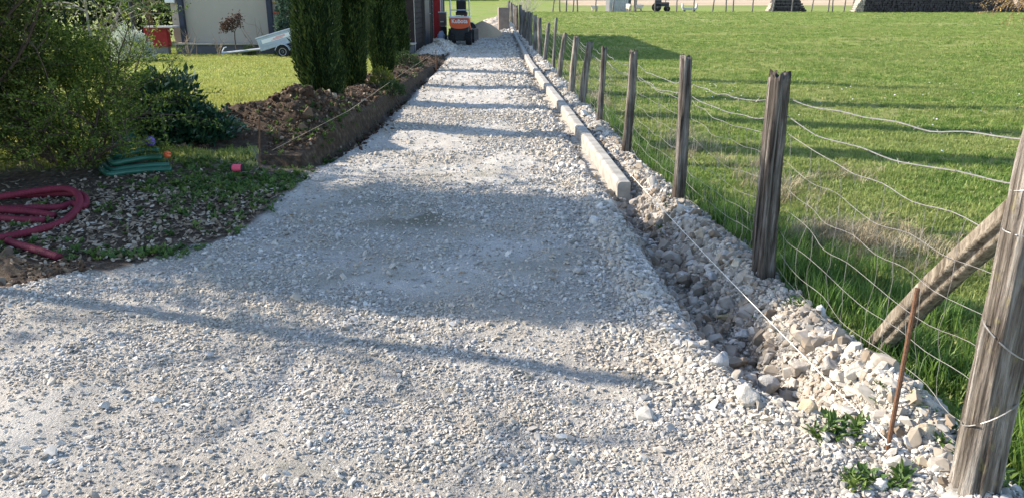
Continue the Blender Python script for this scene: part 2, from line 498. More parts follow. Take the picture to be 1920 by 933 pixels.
def gw(x, y):
    g, s, gr_, b, _ = masks(x, y); return g * (g > .45) * (1 - .5 * brown_mask(x, y)) * (1 - .75 * moss_mask(x, y))
def patch(x, y):
    f = sst(.42, .62, fbm(x * .9, y * 1.1, 33)) * sst(-.1, .5, xR(y) - x)
    return (1 - .72 * f) * (.25 + .95 * sst(.3, .65, fbm(x * 2.1, y * 2.6, 50))), f
def edge_boost(x, y): return sst(.75, .05, xR(y) - x)
for y0, y1, dens, mu, xl in ((1.2, 3.2, 8200, .0064, -4.6), (3.2, 4.6, 5200, .0074, -5.6), (4.6, 7.5, 2600, .0092, -2.6), (7.5, 12, 1200, .012, -2.1), (12, 27, 330, .017, -2.1), (27, 40, 90, .025, -2.8)):
    xr_ = 1.75 if y0 < 8 else 1.3
    n = int(dens * (xr_ - xl) * (y1 - y0)); x, y = pick(n, xl, xr_, y0, y1)
    kp, f = patch(x, y); e = edge_boost(x, y)
    r = mu * np.exp(RNG.normal(0, .38, n)) * (1 + .55 * e)
    lay(x, y, np.clip(gw(x, y) * np.maximum(kp, e), 0, 1), r, .42)
# coarser stones: sparse on the drive, thick along the berm, the ditch and under the fence
n = 5200; x, y = pick(n, -3.6, 1.5, 1.75, 9); r = .019 * np.exp(RNG.normal(0, .3, n))
lay(x, y, gw(x, y) * (.02 + .30 * edge_boost(x, y) + .22 * sst(.6, .72, fbm(x * 1.4, y * 1.7, 60)) ), r, .3)
n = 9000; x, y = pick(n, .0, 1.4, 9, 45); bk = np.exp(-((x - xF(y) + .12) / .12) ** 2)
r = .032 * np.exp(RNG.normal(0, .35, n)); lay(x, y, .7 * bk * gw(x, y), r, .35)
# little heap by the rod
n = 1500; x, y = RNG.normal(1.5, .17, n), RNG.normal(2.78, .22, n); lay(x, y, np.full(n, .9) * (x < xF(y) + .03), .0135 * np.exp(RNG.normal(0, .4, n)), .3)
PP = np.concatenate(pts); SS = np.concatenate(scl)
# broken rubble in the ditch and on its bank
np0 = len(pts)
n = 12000; x, y = pick(n, .5, 1.9, 2.2, 9); d = np.clip(-ditch(x, y) / .1, 0, 1)
bk = np.exp(-((x - xF(y) + .05) / .14) ** 2)
r = .019 * np.exp(RNG.normal(0, .45, n)); lay(x, y, np.clip(.32 * d + .38 * bk, 0, 1) * gw(x, y), np.minimum(r, .06), .3)
n = 26000; x, y = pick(n, .5, 1.9, 2.5, 8); d = np.clip(-ditch(x, y) / .12, 0, 1) + .45 * np.exp(-((x - xF(y) + .1) / .12) ** 2)
r = .020 * np.exp(RNG.normal(0, .5, n)); g_ = masks(x, y)[0]; lay(x, y, np.clip(.30 * d * (g_ > .4), 0, 1) * (.35 + .9 * sst(.35, .6, fbm(x * 4, y * 4, 95))), np.minimum(r, .062), .32)
n = 1300; x, y = pick(n, .5, 1.9, 2.6, 7.5); d = np.clip(-ditch(x, y) / .15, 0, 1)
r = .042 * np.exp(RNG.normal(0, .25, n)); lay(x, y, .17 * d, np.minimum(r, .07), .35)
rubble_mat = inst_mat('ditch rubble', [(0, (.15, .12, .09)), (.2, (.26, .225, .185)), (.5, (.38, .35, .31)), (.85, (.50, .47, .43)), (.95, (.44, .36, .26)), (1, (.58, .56, .53))], .92, .12, 28, None, (3.0, (.28, .22, .16)))
rub = source('broken_stone', [hull_stone(400 + i, 17 + i % 5, .55 + .04 * (i % 6), 1 + .06 * (i % 7), .5) for i in range(12)], rubble_mat)
RP, RS = np.concatenate(pts[np0:]), np.concatenate(scl[np0:]); del pts[np0:], scl[np0:]
scatter('rubble', rub, 12, RP, RNG.uniform(0, 6.28, (len(RP), 3)), RS, label='broken beige and grey rubble in the ditch and under the fence')
PP = np.concatenate(pts); SS = np.concatenate(scl)
scatter('gravel', stones, NS, PP, RNG.uniform(0, 6.28, (len(PP), 3)) * np.array([.12, .12, 1]) , SS, label='loose pale limestone gravel covering the drive')
print('stones', len(PP))

# clods of dug soil on the bank
clod_mat = inst_mat('dug soil', [(0, (.042, .026, .018)), (.5, (.092, .060, .040)), (.85, (.17, .12, .083)), (1, (.32, .265, .20))], .95, .1, 30)
clods = source('soil_clod', [hull_stone(300 + i, 20, .75, 1.1, .1) for i in range(8)], clod_mat)
n = 34000; x, y = pick(n, -3.9, -1.8, 7.8, 24)
_, s, _, _, _ = masks(x, y)
keep = s * sst(-.04, -.12, x - xL(y)) * np.interp(y, [8, 10, 24], [1, .8, .35]) * sst(.3, .6, fbm(x * 3, y * 3, 71))
k = RNG.random(n) < keep; x, y = x[k], y[k]
r = .015 * np.exp(RNG.normal(0, .55, len(x)))
y2 = RNG.uniform(7.4, 22, 1100); x2 = xL(y2) + np.abs(RNG.normal(.06, .12, 1100)); k2 = fbm(x2 * 1.5, y2 * 1.5, 72) > .5; x2, y2 = x2[k2], y2[k2]; r2 = .02 * np.exp(RNG.normal(0, .5, len(x2)))
x4 = RNG.uniform(-5.5, -2.6, 2600); y4 = RNG.normal(4.62, .22, 2600) - (x4 + 3.6) * .1; k4 = (masks(x4, y4)[3] > .3) & (RNG.random(2600) < sst(.3, .6, fbm(x4 * 4, y4 * 4, 73))); x4, y4 = x4[k4], y4[k4]; r4 = .011 * np.exp(RNG.normal(0, .5, len(x4)))
x, y, r = np.r_[x, x2, x4], np.r_[y, y2, y4], np.r_[r, r2, r4]
PP = np.stack([x, y, height(x, y) + r * .2], -1)
scatter('dug_soil', clods, 8, PP, RNG.uniform(0, 6.28, (len(PP), 3)), np.stack([r, r, r * .8], -1), label='lumps of dug brown soil heaped along the trench')

# ------------------------------------------------------------------ grass
def tuft(seed, nb, hgt, spread, width, lean=.5):
    rg = np.random.default_rng(seed); V, Q, T = [], [], []
    for b in range(nb):
        a, rr = rg.uniform(0, 6.28), spread * rg.random() ** .5
        bx, by = rr * math.cos(a), rr * math.sin(a)
        d = rg.uniform(0, 6.28); h = hgt * rg.uniform(.55, 1.1); ln = lean * rg.uniform(.2, 1.2) * h
        dx, dy = math.cos(d) * ln, math.sin(d) * ln; wx, wy = -math.sin(d + rg.normal(0, .6)) * width / 2, math.cos(d) * width / 2
        k = len(V)
        V += [(bx - wx, by - wy, -.01), (bx + wx, by + wy, -.01), (bx + dx * .35 + wx * .8, by + dy * .35 + wy * .8, h * .55), (bx + dx * .35 - wx * .8, by + dy * .35 - wy * .8, h * .55), (bx + dx, by + dy, h * (1 - .25 * ln / h))]
        Q.append((k, k + 1, k + 2, k + 3)); T.append((k + 3, k + 2, k + 4))
    return np_mesh('tuft', V, [Q, T], True)

GT = [(0, (.085, .15, .028)), (.45, (.155, .25, .048)), (.8, (.24, .315, .075)), (1, (.38, .37, .15))]
field_mat = inst_mat('meadow grass blades', GT, .5, .3, 0, .45, (.5, (.27, .305, .095)))
lawn_mat = inst_mat('lawn grass blades', [(0, (.16, .22, .042)), (.5, (.29, .345, .078)), (1, (.45, .46, .16))], .5, .3, 0, .45, (.6, (.34, .34, .08)))
dry_mat = inst_mat('dry grass blades', [(0, (.20, .16, .10)), (.6, (.36, .30, .19)), (1, (.48, .42, .29))], .7, .2, 0, .2)
short = source('short_grass', [tuft(500 + i, 18, .038, .055, .006, .9) for i in range(6)], field_mat)
tall_shade_mat = inst_mat('shaded long grass blades', [(0, (.04, .09, .018)), (.5, (.085, .165, .03)), (1, (.19, .28, .06))], .5, .3, 0, .38)  # darker green than the meadow blades: shade put into the colour
tall = source('tall_grass', [tuft(520 + i, 24, .20, .055, .006, .55) for i in range(6)], tall_shade_mat)
lawnt = source('lawn_grass', [tuft(540 + i, 16, .04, .05, .0055, .7) for i in range(6)], lawn_mat)
dryt = source('dry_grass', [tuft(560 + i, 22, .19, .08, .0045, 1.3) for i in range(6)], dry_mat)

def grass(name, coll, P2, s, label):
    x, y = P2; n = len(x)
    scatter(name, coll, 6, np.stack([x, y, height(x, y)], -1), np.stack([RNG.normal(0, .12, n), RNG.normal(0, .12, n), RNG.uniform(0, 6.28, n)], -1),
            np.stack([s * RNG.uniform(.8, 1.25, n)] * 2 + [s * RNG.uniform(.7, 1.3, n)], -1), label=label)

X, Y, S = [], [], []
for y0, y1, dens in ((2.0, 5, 520), (5, 9, 380), (9, 15, 220), (15, 26, 90), (26, 45, 30), (45, 82, 9)):
    xa, xb = 0.6 if y0 > 8 else 1.2, .70 * y1 + 1.2
    n = int(dens * (xb - xa) * (y1 - y0)); x, y = pick(n, xa, xb, y0, y1)
    j = x - xF(y) > .1 + .14 * (fbm(x * 5, y * 5, 81) - .3)
    vis = x < .70 * (y + .6) + .9
    bare = sst(.50, .66, fbm(x * .22, y * .75, 41)) * .55
    k = j & vis & (RNG.random(n) > bare)
    X.append(x[k]); Y.append(y[k]); S.append(np.full(k.sum(), 1 + y0 * .035))
grass('meadow_grass', short, (np.concatenate(X), np.concatenate(Y)), np.concatenate(S), 'short green meadow grass of the field')
print('field', sum(map(len, X)))
n = 9000; x, y = pick(n, .8, 4.2, 1.9, 13)
dd = x - xF(y); w = np.interp(y, [2, 4, 7, 13], [1.5, 1.15, .6, .35])
k = (dd > .08 + .15 * (fbm(x * 5, y * 5, 81) - .3)) & (RNG.random(n) < sst(1.0, .25, dd / w) * (.35 + .9 * sst(.35, .6, fbm(x * 2, y * 2, 83))))
grass('long_grass', tall, (x[k], y[k]), RNG.uniform(.55, 1.15, k.sum()) * np.interp(y[k], [2, 6, 13], [1.05, .95, .8]), 'long lush grass along the field side of the fence')
X, Y = [], []
for px, py, sx_, sy_, n in ((1600, 445, .26, .14, 110), (1490, 365, .2, .25, 36), (1550, 330, .3, .2, 24), (1400, 320, .2, .4, 24), (1120, 190, .12, .6, 60), (1290, 270, .15, .5, 60), (1700, 470, .3, .2, 80), (1075, 140, .1, 1.5, 60)):
    g0 = at(px, py, -.05); X.append(RNG.normal(g0.x, sx_, n)); Y.append(RNG.normal(g0.y, sy_, n))
x, y = np.concatenate(X), np.concatenate(Y); k = x > xF(y) + .12
grass('dead_grass', dryt, (x[k], y[k]), RNG.uniform(.45, .9, k.sum()), 'tangled dry straw coloured grass beyond the fence')
n = 46; x, y = pick(n, -2.2, .7, 2.6, 9)
scatter('dry_weeds', dryt, 6, np.stack([x, y, height(x, y)], -1), np.stack([RNG.normal(0, .2, n), RNG.normal(0, .2, n), RNG.uniform(0, 6.28, n)], -1), np.stack([RNG.uniform(.1, .3, n)] * 3, -1), label='withered tufts in the gravel of the drive')
X, Y, S = [], [], []
for y0, y1, dens in ((7.0, 10, 520), (10, 15, 300), (15, 25, 140)):
    xb, xa = -1.95, -.70 * y1 - .8
    n = int(dens * (xb - xa) * (y1 - y0)); x, y = pick(n, xa, xb, y0, y1); g = masks(x, y)[2]
    k = (RNG.random(n) < g) & (x < xL(y) - .1) & (x > -.70 * (y + .6) - .5); X.append(x[k]); Y.append(y[k]); S.append(np.full(k.sum(), 1 + y0 * .03))
grass('lawn_grass', lawnt, (np.concatenate(X), np.concatenate(Y)), np.concatenate(S), 'short sunlit yellow green lawn grass')
print('lawn', sum(map(len, X)))

# weeds and fallen leaves
def weed(seed, nl, L, W, up=.6):
    rg = np.random.default_rng(seed); V, Q, T = [], [], []
    for b in range(nl):
        a = rg.uniform(0, 6.28); l = L * rg.uniform(.5, 1.1); w = W * rg.uniform(.6, 1.1); e = rg.uniform(.15, up)
        d = np.array([math.cos(a) * math.cos(e), math.sin(a) * math.cos(e), math.sin(e)]); s_ = np.array([-math.sin(a), math.cos(a), 0])
        o_ = np.array([rg.normal(0, .01), rg.normal(0, .01), .0]); k = len(V)
        V += [o_, o_ + d * l * .45 + s_ * w / 2, o_ + d * l * .45 - s_ * w / 2, o_ + d * l * np.array([1, 1, .75])]
        Q.append((k, k + 1, k + 3, k + 2))
    return np_mesh('weed', np.array(V), [Q], False)
weed_mat = inst_mat('weed leaves', [(0, (.04, .09, .02)), (.6, (.085, .15, .03)), (1, (.15, .21, .05))], .5, .3, 0, .3)
weeds = source('weed_plant', [weed(700 + i, 14, .07, .018, 1.2) for i in range(4)] + [weed(720 + i, 10, .055, .024, .9) for i in range(2)], weed_mat)
X, Y = [], []
for px, py, sx_, sy_, n in ((1585, 800, .05, .04, 22), (1605, 905, .07, .03, 26), (1640, 750, .02, .02, 3), (1560, 590, .1, .1, 12), (1490, 560, .1, .15, 12), (1250, 395, .1, .15, 10),
                            (450, 355, .34, .28, 330), (330, 400, .5, .35, 120), (380, 345, .4, .2, 160), (540, 335, .12, .18, 60), (235, 478, .28, .05, 60), (40, 470, .25, .1, 40), (420, 310, .35, .2, 160),
                            (330, 470, .2, .05, 25), (660, 205, .2, .6, 40), (560, 230, .22, .25, 60), (760, 150, .15, 2, 50), (620, 280, .06, .4, 30), (1900, 900, .12, .2, 60), (1880, 800, .1, .25, 50)):
    g0 = ground(px, py); X.append(RNG.normal(g0.x, sx_, n)); Y.append(RNG.normal(g0.y, sy_, n))
x, y = np.concatenate(X), np.concatenate(Y); k = (x < xL(y) + .12) | (x > xR(y) - .3); x, y = x[k], y[k]; n = len(x)
scatter('weeds', weeds, 6, np.stack([x, y, height(x, y) + .004], -1), np.stack([RNG.normal(0, .15, n), RNG.normal(0, .15, n), RNG.uniform(0, 6.28, n)], -1),
        np.stack([RNG.uniform(.55, 1.2, n)] * 3, -1), label='small green weeds growing through soil and gravel')

def litter_leaf(seed):
    rg = np.random.default_rng(seed); c = rg.uniform(.02, .28); V, Q = [], []
    for i in range(5):
        t = i / 4; w = .5 * math.sin(math.pi * (t * .86 + .07)) ** .8 * .55
        zz = c * (t - .5) ** 2 * 1.6
        V += [(t - .5, -w, zz + c * .35 * rg.uniform(.3, 1.2)), (t - .5, 0, zz), (t - .5, w, zz + c * .35 * rg.uniform(.3, 1.2))]
    for i in range(4):
        for k in range(2): Q.append((3 * i + k, 3 * i + 3 + k, 3 * i + 4 + k, 3 * i + 1 + k))
    return np_mesh('leaf', V, [Q], True)
litter_mat = inst_mat('dead leaves', [(0, (.15, .105, .07)), (.35, (.29, .225, .16)), (.8, (.42, .345, .26)), (1, (.52, .46, .38))], .75, .2, 0, .15)
leaves_c = source('fallen_leaf', [litter_leaf(800 + i) for i in range(6)], litter_mat)
n = 30000; x, y = pick(n, -5.2, -1.75, 4.2, 8.2); b = masks(x, y)[3]
dk = np.hypot((x + 2.9) / 1.25, (y - 5.9) / 1.05)
k = RNG.random(n) < b * np.clip(sst(1.5, .35, dk), .06, 1) * .5; x, y = x[k], y[k]; n = len(x)
x3, y3 = pick(40, -2, 1, 4, 8); x, y = np.r_[x, x3], np.r_[y, y3]; n = len(x); s = RNG.uniform(.02, .052, n)
scatter('leaf_litter', leaves_c, 6, np.stack([x, y, height(x, y) + .006 + RNG.random(n) * .012], -1), np.stack([RNG.normal(0, .35, n), RNG.normal(0, .35, n), RNG.uniform(0, 6.28, n)], -1), np.stack([s, s, s], -1),
        label='dry brown fallen leaves strewn under the bushes')

daisy_mat = plain('daisy petals', (.75, .75, .72), .6)
daisy = source('daisy_flower', [np_mesh('daisy', [(0, 0, .055)] + [(math.cos(a) * .013, math.sin(a) * .013, .05) for a in np.linspace(0, 6.28, 9)[:-1]], [[(0, 1 + k, 1 + (k + 1) % 8) for k in range(8)]])], daisy_mat)
n = 260; cx_ = RNG.uniform(0, 1, n); x, y = 3.4 + 5.5 * RNG.random(n), RNG.uniform(8.5, 16, n); kk = fbm(x * .8, y * .8, 90) > .52; x, y = x[kk], y[kk]; n = len(x)
scatter('daisies', daisy, 1, np.stack([x, y, height(x, y)], -1), RNG.normal(0, .3, (n, 3)), np.stack([RNG.uniform(.7, 1.2, n)] * 3, -1), label='tiny white daisies dotted over the field')
# ------------------------------------------------------------------ materials of the built things
def wood_mat(name, cols, stain=None, vs=1.0, base_dark=None, lichen=0.0):
    m = NT(name); p = m.objpos()
    q = m.stretch(p, (42 * vs, 42 * vs, 2.2 * vs))
    f = m.noise(1.0, 8, q, .65)
    c = m.ramp(f, [(.36, cols[0]), (.5, cols[1]), (.64, cols[2])])
    c = m.mix(m.mapr(m.noise(3.5, 4, p), .45, .75, 0, .6), c, cols[0])
    if lichen: c = m.mix(m.mapr(m.noise(28, 5, m.stretch(p, (1, 1, .5))), .60, .68, 0, lichen), c, (.30, .27, .10))
    z = m.n('ShaderNodeSeparateXYZ'); m.l(p, z.inputs[0])
    if base_dark:
        g = m.math('ADD', z.outputs[2], m.math('MULTIPLY', m.noise(9, 4, p), .35))
        c = m.mix(m.mapr(g, base_dark[0], base_dark[1], .85, 0), c, base_dark[2])
    nm = m.bump(f, 1.0, .03)
    nm = m.bump(m.noise(60 * vs, 4, m.stretch(p, (3, 3, .25))), .5, .004, nm)
    return m.bsdf(c, .9, .1, nm)
W_OLD = wood_mat('weathered oak', ((.055, .045, .038), (.20, .175, .15), (.40, .37, .335)), lichen=.3)
W_DARK = wood_mat('dark weathered oak', ((.035, .028, .024), (.13, .112, .098), (.31, .285, .26)), base_dark=(.12, .42, (.05, .032, .022)))  # turns a darker brown towards the foot
W_GREY = wood_mat('grey weathered wood', ((.05, .044, .04), (.17, .155, .145), (.33, .31, .29)))
W_BRACE = wood_mat('bare stripped pole wood', ((.10, .082, .062), (.26, .222, .175), (.42, .375, .31)), vs=.8)
CONC = NT('concrete'); _p = CONC.objpos()
_c = CONC.ramp(CONC.noise(7, 7, _p, .65), [(.3, (.20, .185, .165)), (.5, (.315, .297, .265)), (.72, (.40, .38, .345))])
CONC = CONC.bsdf(_c, .85, .2, CONC.bump(CONC.noise(120, 4, _p), .3, .004))
WIRE = plain('galvanised wire', (.27, .26, .245), .5, .3, 30, .5, .5)
RUST = plain('rusty iron', (.14, .075, .045), .8, .4, 60, .3, .2, .3, 200)
STRING = plain('white string', (.72, .70, .64), .8, .08)
BLACK = plain('black paint', (.018, .019, .022), .5, .3)
RUBBER = plain('black rubber', (.022, .022, .024), .85, .3, 20, .2)
ORANGE = plain('orange machine paint', (.66, .085, .02), .35, .08, 6, .5)
SILVER = plain('pale grey metal', (.52, .54, .56), .4, .1, 8, .5, .3)
WHITE = plain('white paint', (.75, .75, .74), .5, .05)
RED = plain('red paint', (.30, .018, .02), .55, .15)
ZINC = plain('galvanised sheet', (.36, .42, .50), .42, .12, 5, .5, .35)
DARKSTEEL = plain('dark blue steel', (.02, .027, .05), .5, .2, 8, .4)
RENDER_W = plain('beige render', (.42, .365, .30), .9, .06, 1.6, .2, 0, .2, 90)
TIMBER = plain('dark brown boards', (.03, .02, .018), .8, .35, 9, .2)

# ------------------------------------------------------------------ fence
def post_shape(base, top, w0, w1, seed, n=30, rings=26, square=.5, jag=.03, bend=.012):
    rg = np.random.default_rng(seed); base = np.array(base, float); top = np.array(top, float)
    ax = top - base; L = np.linalg.norm(ax); ax /= L
    u = np.cross(ax, [0, 1, 0]); u /= np.linalg.norm(u); w = np.cross(u, ax)
    a = np.linspace(0, 2 * math.pi, n, endpoint=False) + rg.uniform(0, 1)
    sq = 1 / np.maximum(np.abs(np.cos(a)), np.abs(np.sin(a)))
    prof = (1 - square) + square * np.minimum(sq, 1.25) * .92
    prof += rg.normal(0, .06, n)
    for _ in range(6 if n > 20 else 2):                                     # long drying cracks
        prof[rg.integers(0, n)] -= rg.uniform(.15, .38)
    ph = rg.uniform(0, 100)
    V = []
    for i in range(rings):
        t = i / (rings - 1); r = (w0 * (1 - t) + w1 * t) / 2
        off = u * bend * math.sin(t * 3.1 + ph) + w * bend * math.cos(t * 2.3 + ph)
        k = prof + (vn(a * 2.2 + ph, np.full(n, t * 7), seed) - .5) * .16 + (vn(a * 7, np.full(n, t * 22), seed + 3) - .5) * .07
        c = base + ax * L * t + off
        ring = c + (np.outer(np.cos(a) * k * r, u) + np.outer(np.sin(a) * k * r, w))
        if i == rings - 1: ring = ring + np.outer((vn(a * 4, a * 0 + 3, seed) - .6) * jag * 2.4, ax)
        V.append(ring)
    V = np.concatenate(V); V = np.vstack([V, base, top - ax * .012])
    I = np.arange(n * rings).reshape(rings, n); J = np.roll(I, -1, 1)
    Q = np.stack([I[:-1], J[:-1], J[1:], I[1:]], -1).reshape(-1, 4)
    nv = n * rings
    T = np.concatenate([np.stack([np.full(n, nv), J[0], I[0]], -1), np.stack([np.full(n, nv + 1), I[-1], J[-1]], -1)])
    return V, [Q, T]

FO = Vector((1.6, 2.2, 0))
fence = empty('wire_fence', FO, 'old wire sheep fence on weathered wooden posts along the right edge of the drive', 'fence')
# (base pixel, top pixel or height, width at foot, width at top, wood, own look)
posts = []
def add_post(bx, by, tx, ty, w0, w1, mat, label=None, seed=0, Y=None, sq=.5):
    b = at(bx, by, -.02)
    if Y: b = at_y(bx, by, Y)
    t = at_y(tx, ty, b.y + .0)
    z0 = hz(b.x, b.y) - .1
    V, Fc = post_shape((b.x, b.y, min(b.z, z0)), t, w0, w1, 900 + len(posts), square=sq, n=34 if b.y < 9 else 14, rings=36 if b.y < 9 else 8)
    o = link('post', np_mesh('post', V - np.array(FO), Fc, True), mat, fence)
    if label: o['label'] = label
    posts.append((b, t)); return o
A_b = at_y(1822, 918, 2.22); A_t = at_y(1985, 190, 2.24)
V, Fc = post_shape(A_b.lerp(A_t, -.08), A_t, .135, .12, 901, square=.35, n=44, rings=60, bend=.008)
o = link('post', np_mesh('post', V - np.array(FO), Fc, True), W_OLD, fence); o['label'] = 'thick grey corner post with deep grain and a wire loop'
posts.append((A_b, A_t))
add_post(1432, 535, 1460, 138, .135, .115, W_DARK, 'broad dark split post, darker at its foot')
add_post(1268, 392, 1287, 106, .10, .09, W_DARK)
add_post(1172, 297, 1188, 95, .10, .088, W_DARK)
add_post(1124, 241, 1131, 89, .085, .07, W_DARK)
add_post(1090, 206, 1106, 79, .12, .10, W_OLD, sq=.3)
add_post(1069, 179, 1083, 69, .12, .10, W_OLD, sq=.3)
add_post(1048, 153, 1059, 63, .12, .09, W_OLD, sq=.3)
add_post(1038, 135, 1043, 34, .075, .065, W_GREY, 'slender pale post standing taller than its neighbours')
add_post(1021, 121, 1030, 44, .12, .10, W_GREY, sq=.3)
for bx, by, tx, ty in ((1011, 110, 1012, 34), (1002, 102, 1003, 29), (995, 92, 996, 24), (989, 82, 991, 22)):
    add_post(bx, by, tx, ty, .13, .11, W_GREY)
yy = 29.6; k = 0
while yy < 61:
    x = float(xF(yy)) + random.uniform(-.04, .04); h = random.uniform(1.0, 1.22)
    V, Fc = post_shape((x, yy, -.1), (x + random.uniform(-.05, .05), yy, h), .14, .12, 950 + k, n=12, rings=5)
    link('post', np_mesh('post', V - np.array(FO), Fc, True), W_GREY if k % 3 else W_DARK, fence); posts.append((Vector((x, yy, 0)), Vector((x, yy, h))))
    yy += random.uniform(1.3, 1.9); k += 1

def on_post(p, z):
    b, t = p; q = b.lerp(t, (z - b.z) / (t.z - b.z)); return q
def strand(z0s, sag, rad, wob, seed, upto, start=0, n=9, barbs=False):
    """one wire strung from post to post"""
    rg = random.Random(seed); mb = MB(); pts_all = []
    for i in range(start, upto):
        p, q = posts[i], posts[i + 1]
        za, zb = z0s[min(i, len(z0s) - 1)], z0s[min(i + 1, len(z0s) - 1)]
        a, b = on_post(p, za) + Vector((.05, 0, 0)), on_post(q, zb) + Vector((.045, 0, 0))
        m_ = n if i < 5 else 3; sg = sag * rg.uniform(.6, 1.4)
        for k in range(m_ if i < upto - 1 else m_ + 1):
            t = k / m_; v = a.lerp(b, t); v.z -= sg * 4 * t * (1 - t)
            if 0 < t < 1: v += Vector((rg.uniform(-wob, wob), rg.uniform(-wob, wob), rg.uniform(-wob, wob)))
            pts_all.append(v)
    # smooth
    P_ = []
    for i in range(len(pts_all) - 1):
        p0, p1, p2, p3 = (pts_all[max(0, i - 1)], pts_all[i], pts_all[i + 1], pts_all[min(len(pts_all) - 1, i + 2)])
        for s in (0, .33, .66):
            P_.append(.5 * ((2 * p1) + (p2 - p0) * s + (2 * p0 - 5 * p1 + 4 * p2 - p3) * s * s + (3 * p1 - p0 - 3 * p2 + p3) * s ** 3))
    P_.append(pts_all[-1])
    mb.tube(P_, rad, 5, False)
    if barbs:
        for i in range(0, len(P_) - 1):
            if P_[i].y > 11: break
            d = P_[i + 1] - P_[i]
            if d.length < .02: continue
            for s in (.25,):
                c = P_[i] + d * s; v = Vector((rg.uniform(-1, 1), rg.uniform(-1, 1), rg.uniform(-1, 1))).normalized() * .013
                mb.tube([c - v, c + v], .0012, 3, False)
    return mb, P_
nW = len(posts) - 1
b1, _ = strand([1.245, 1.10, .99, .96, .93, .9, .88, .86], .05, .0027, .012, 1, 20, barbs=True); b1.build('barbed_wire', WIRE, fence)
b2, _ = strand([1.115, 1.005, .90, .86, .84, .81, .79, .77], .05, .0027, .012, 2, 20, barbs=True); b2.build('barbed_wire', WIRE, fence)
mesh = MB(); lines = []
for j, z in enumerate((.91, .76, .62, .48, .35, .23, .12)):
    mb, P_ = strand([z + .02, z, z * .96, z * .94, z * .92, z * .9], .045, .0018 if j else .0022, .016, 10 + j, 14)
    lines.append(P_); mesh.tube(P_, .0014 if j else .0022, 4, False); mb.bm.free()
for k, p in enumerate(lines[0]):
    if k % 5 in (1, 3, 4) and random.random() < .8 or p.y > 14.5: continue
    col_ = []
    for ln in lines:
        q = min(ln, key=lambda v: abs(v.y - p.y)); col_.append(q + Vector((random.uniform(-.01, .01), random.uniform(-.02, .02), 0)))
    fine = []
    for a, b in zip(col_, col_[1:]): fine += [a, a.lerp(b, .5) + Vector((random.uniform(-.006, .006), random.uniform(-.012, .012), 0))]
    mesh.tube(fine + [col_[-1]], .0011, 4, False)
mesh.build('wire_mesh', plain('dull mesh wire', (.21, .20, .19), .6, .35, 20, .4, .4), fence)
# wire loops and staples round the near post
for z, tilt in ((1.12, .03), (.62, -.05), (.97, .0), (.36, .06)):
    c = on_post(posts[0], z); lp = MB()
    pl_ = [c + Vector((math.cos(a) * .070, math.sin(a) * .070, math.cos(a + .6) * tilt)) for a in np.linspace(-2.4, 3.7, 22)]
    lp.tube(pl_, .0026, 5, False); lp.build('tie_wire', WIRE, fence)
V, Fc = post_shape(at_y(1645, 652, 3.45), at_y(1935, 378, 2.34),  .108, .098, 990, n=26, rings=30, square=.15, bend=.015)
o = link('brace', np_mesh('brace', V - np.array(FO), Fc, True), W_BRACE, fence); o['label'] = 'bare tan round pole propped slantwise against the corner post'

# ------------------------------------------------------------------ kerb stones
rg = random.Random(5); yk = 6.62; k = 0
prof = [(-.058, -.16), (-.058, .058), (-.054, .074), (-.044, .085), (-.03, .09), (.045, .09), (.054, .086), (.058, .076), (.058, -.16)]
kerb_me = None
while yk < 46.5:
    x0, x1 = float(xK(yk)), float(xK(yk + .99)); ang = math.atan2(-(x1 - x0), .99)
    if kerb_me is None:
        mb = MB(); mb.prism(prof, 'y', 0, .983)
        bmesh.ops.bevel(mb.bm, geom=[e for e in mb.bm.edges if abs(e.verts[0].co.y - e.verts[1].co.y) < 1e-5], offset=.003, segments=1, affect='EDGES')
        o = mb.build('kerb_stone', CONC); kerb_me = o.data
    else:
        o = bpy.data.objects.new('kerb_stone', kerb_me); COL.objects.link(o)
    o.location = (x0, yk, rg.uniform(-.004, .004)); o.rotation_euler = (0, rg.uniform(-.01, .01), ang)
    lab = 'pale concrete kerb stone in the long row, butted between two others'
    if k == 0: lab = 'pale concrete kerb stone ending the row above the open ditch, its bare end showing'
    tag(o, lab, 'kerb stone', 'kerb stones laid along the fence'); yk += .99; k += 1
o['label'] = 'pale concrete kerb stone at the far end of the row, against the rubble heap'
# mortar haunch under the first kerb stones
V, Q = [], []
ysn = np.arange(6.35, 19, .06); us = np.linspace(0, 1, 9)
for y in ysn:
    for u in us:
        xx = float(xK(y)) - .22 + .36 * u + (vn(y * 4, u * 3, 5) - .5) * .06
        V.append((xx, y, -.075 + .03 * math.sin(u * 3.1) + (vn(y * 9, u * 6, 6) - .5) * .03 - max(0, 6.7 - y) * .35))
n9 = len(us)
Q = [(i * n9 + j, i * n9 + j + 1, (i + 1) * n9 + j + 1, (i + 1) * n9 + j) for i in range(len(ysn) - 1) for j in range(n9 - 1)]
MORT = plain('dry mortar', (.36, .33, .285), .95, .2, 14, .1, 0, .6, 60)
tag(link('mortar_bed', np_mesh('mortar_bed', V, [Q], True), MORT), kind='structure')

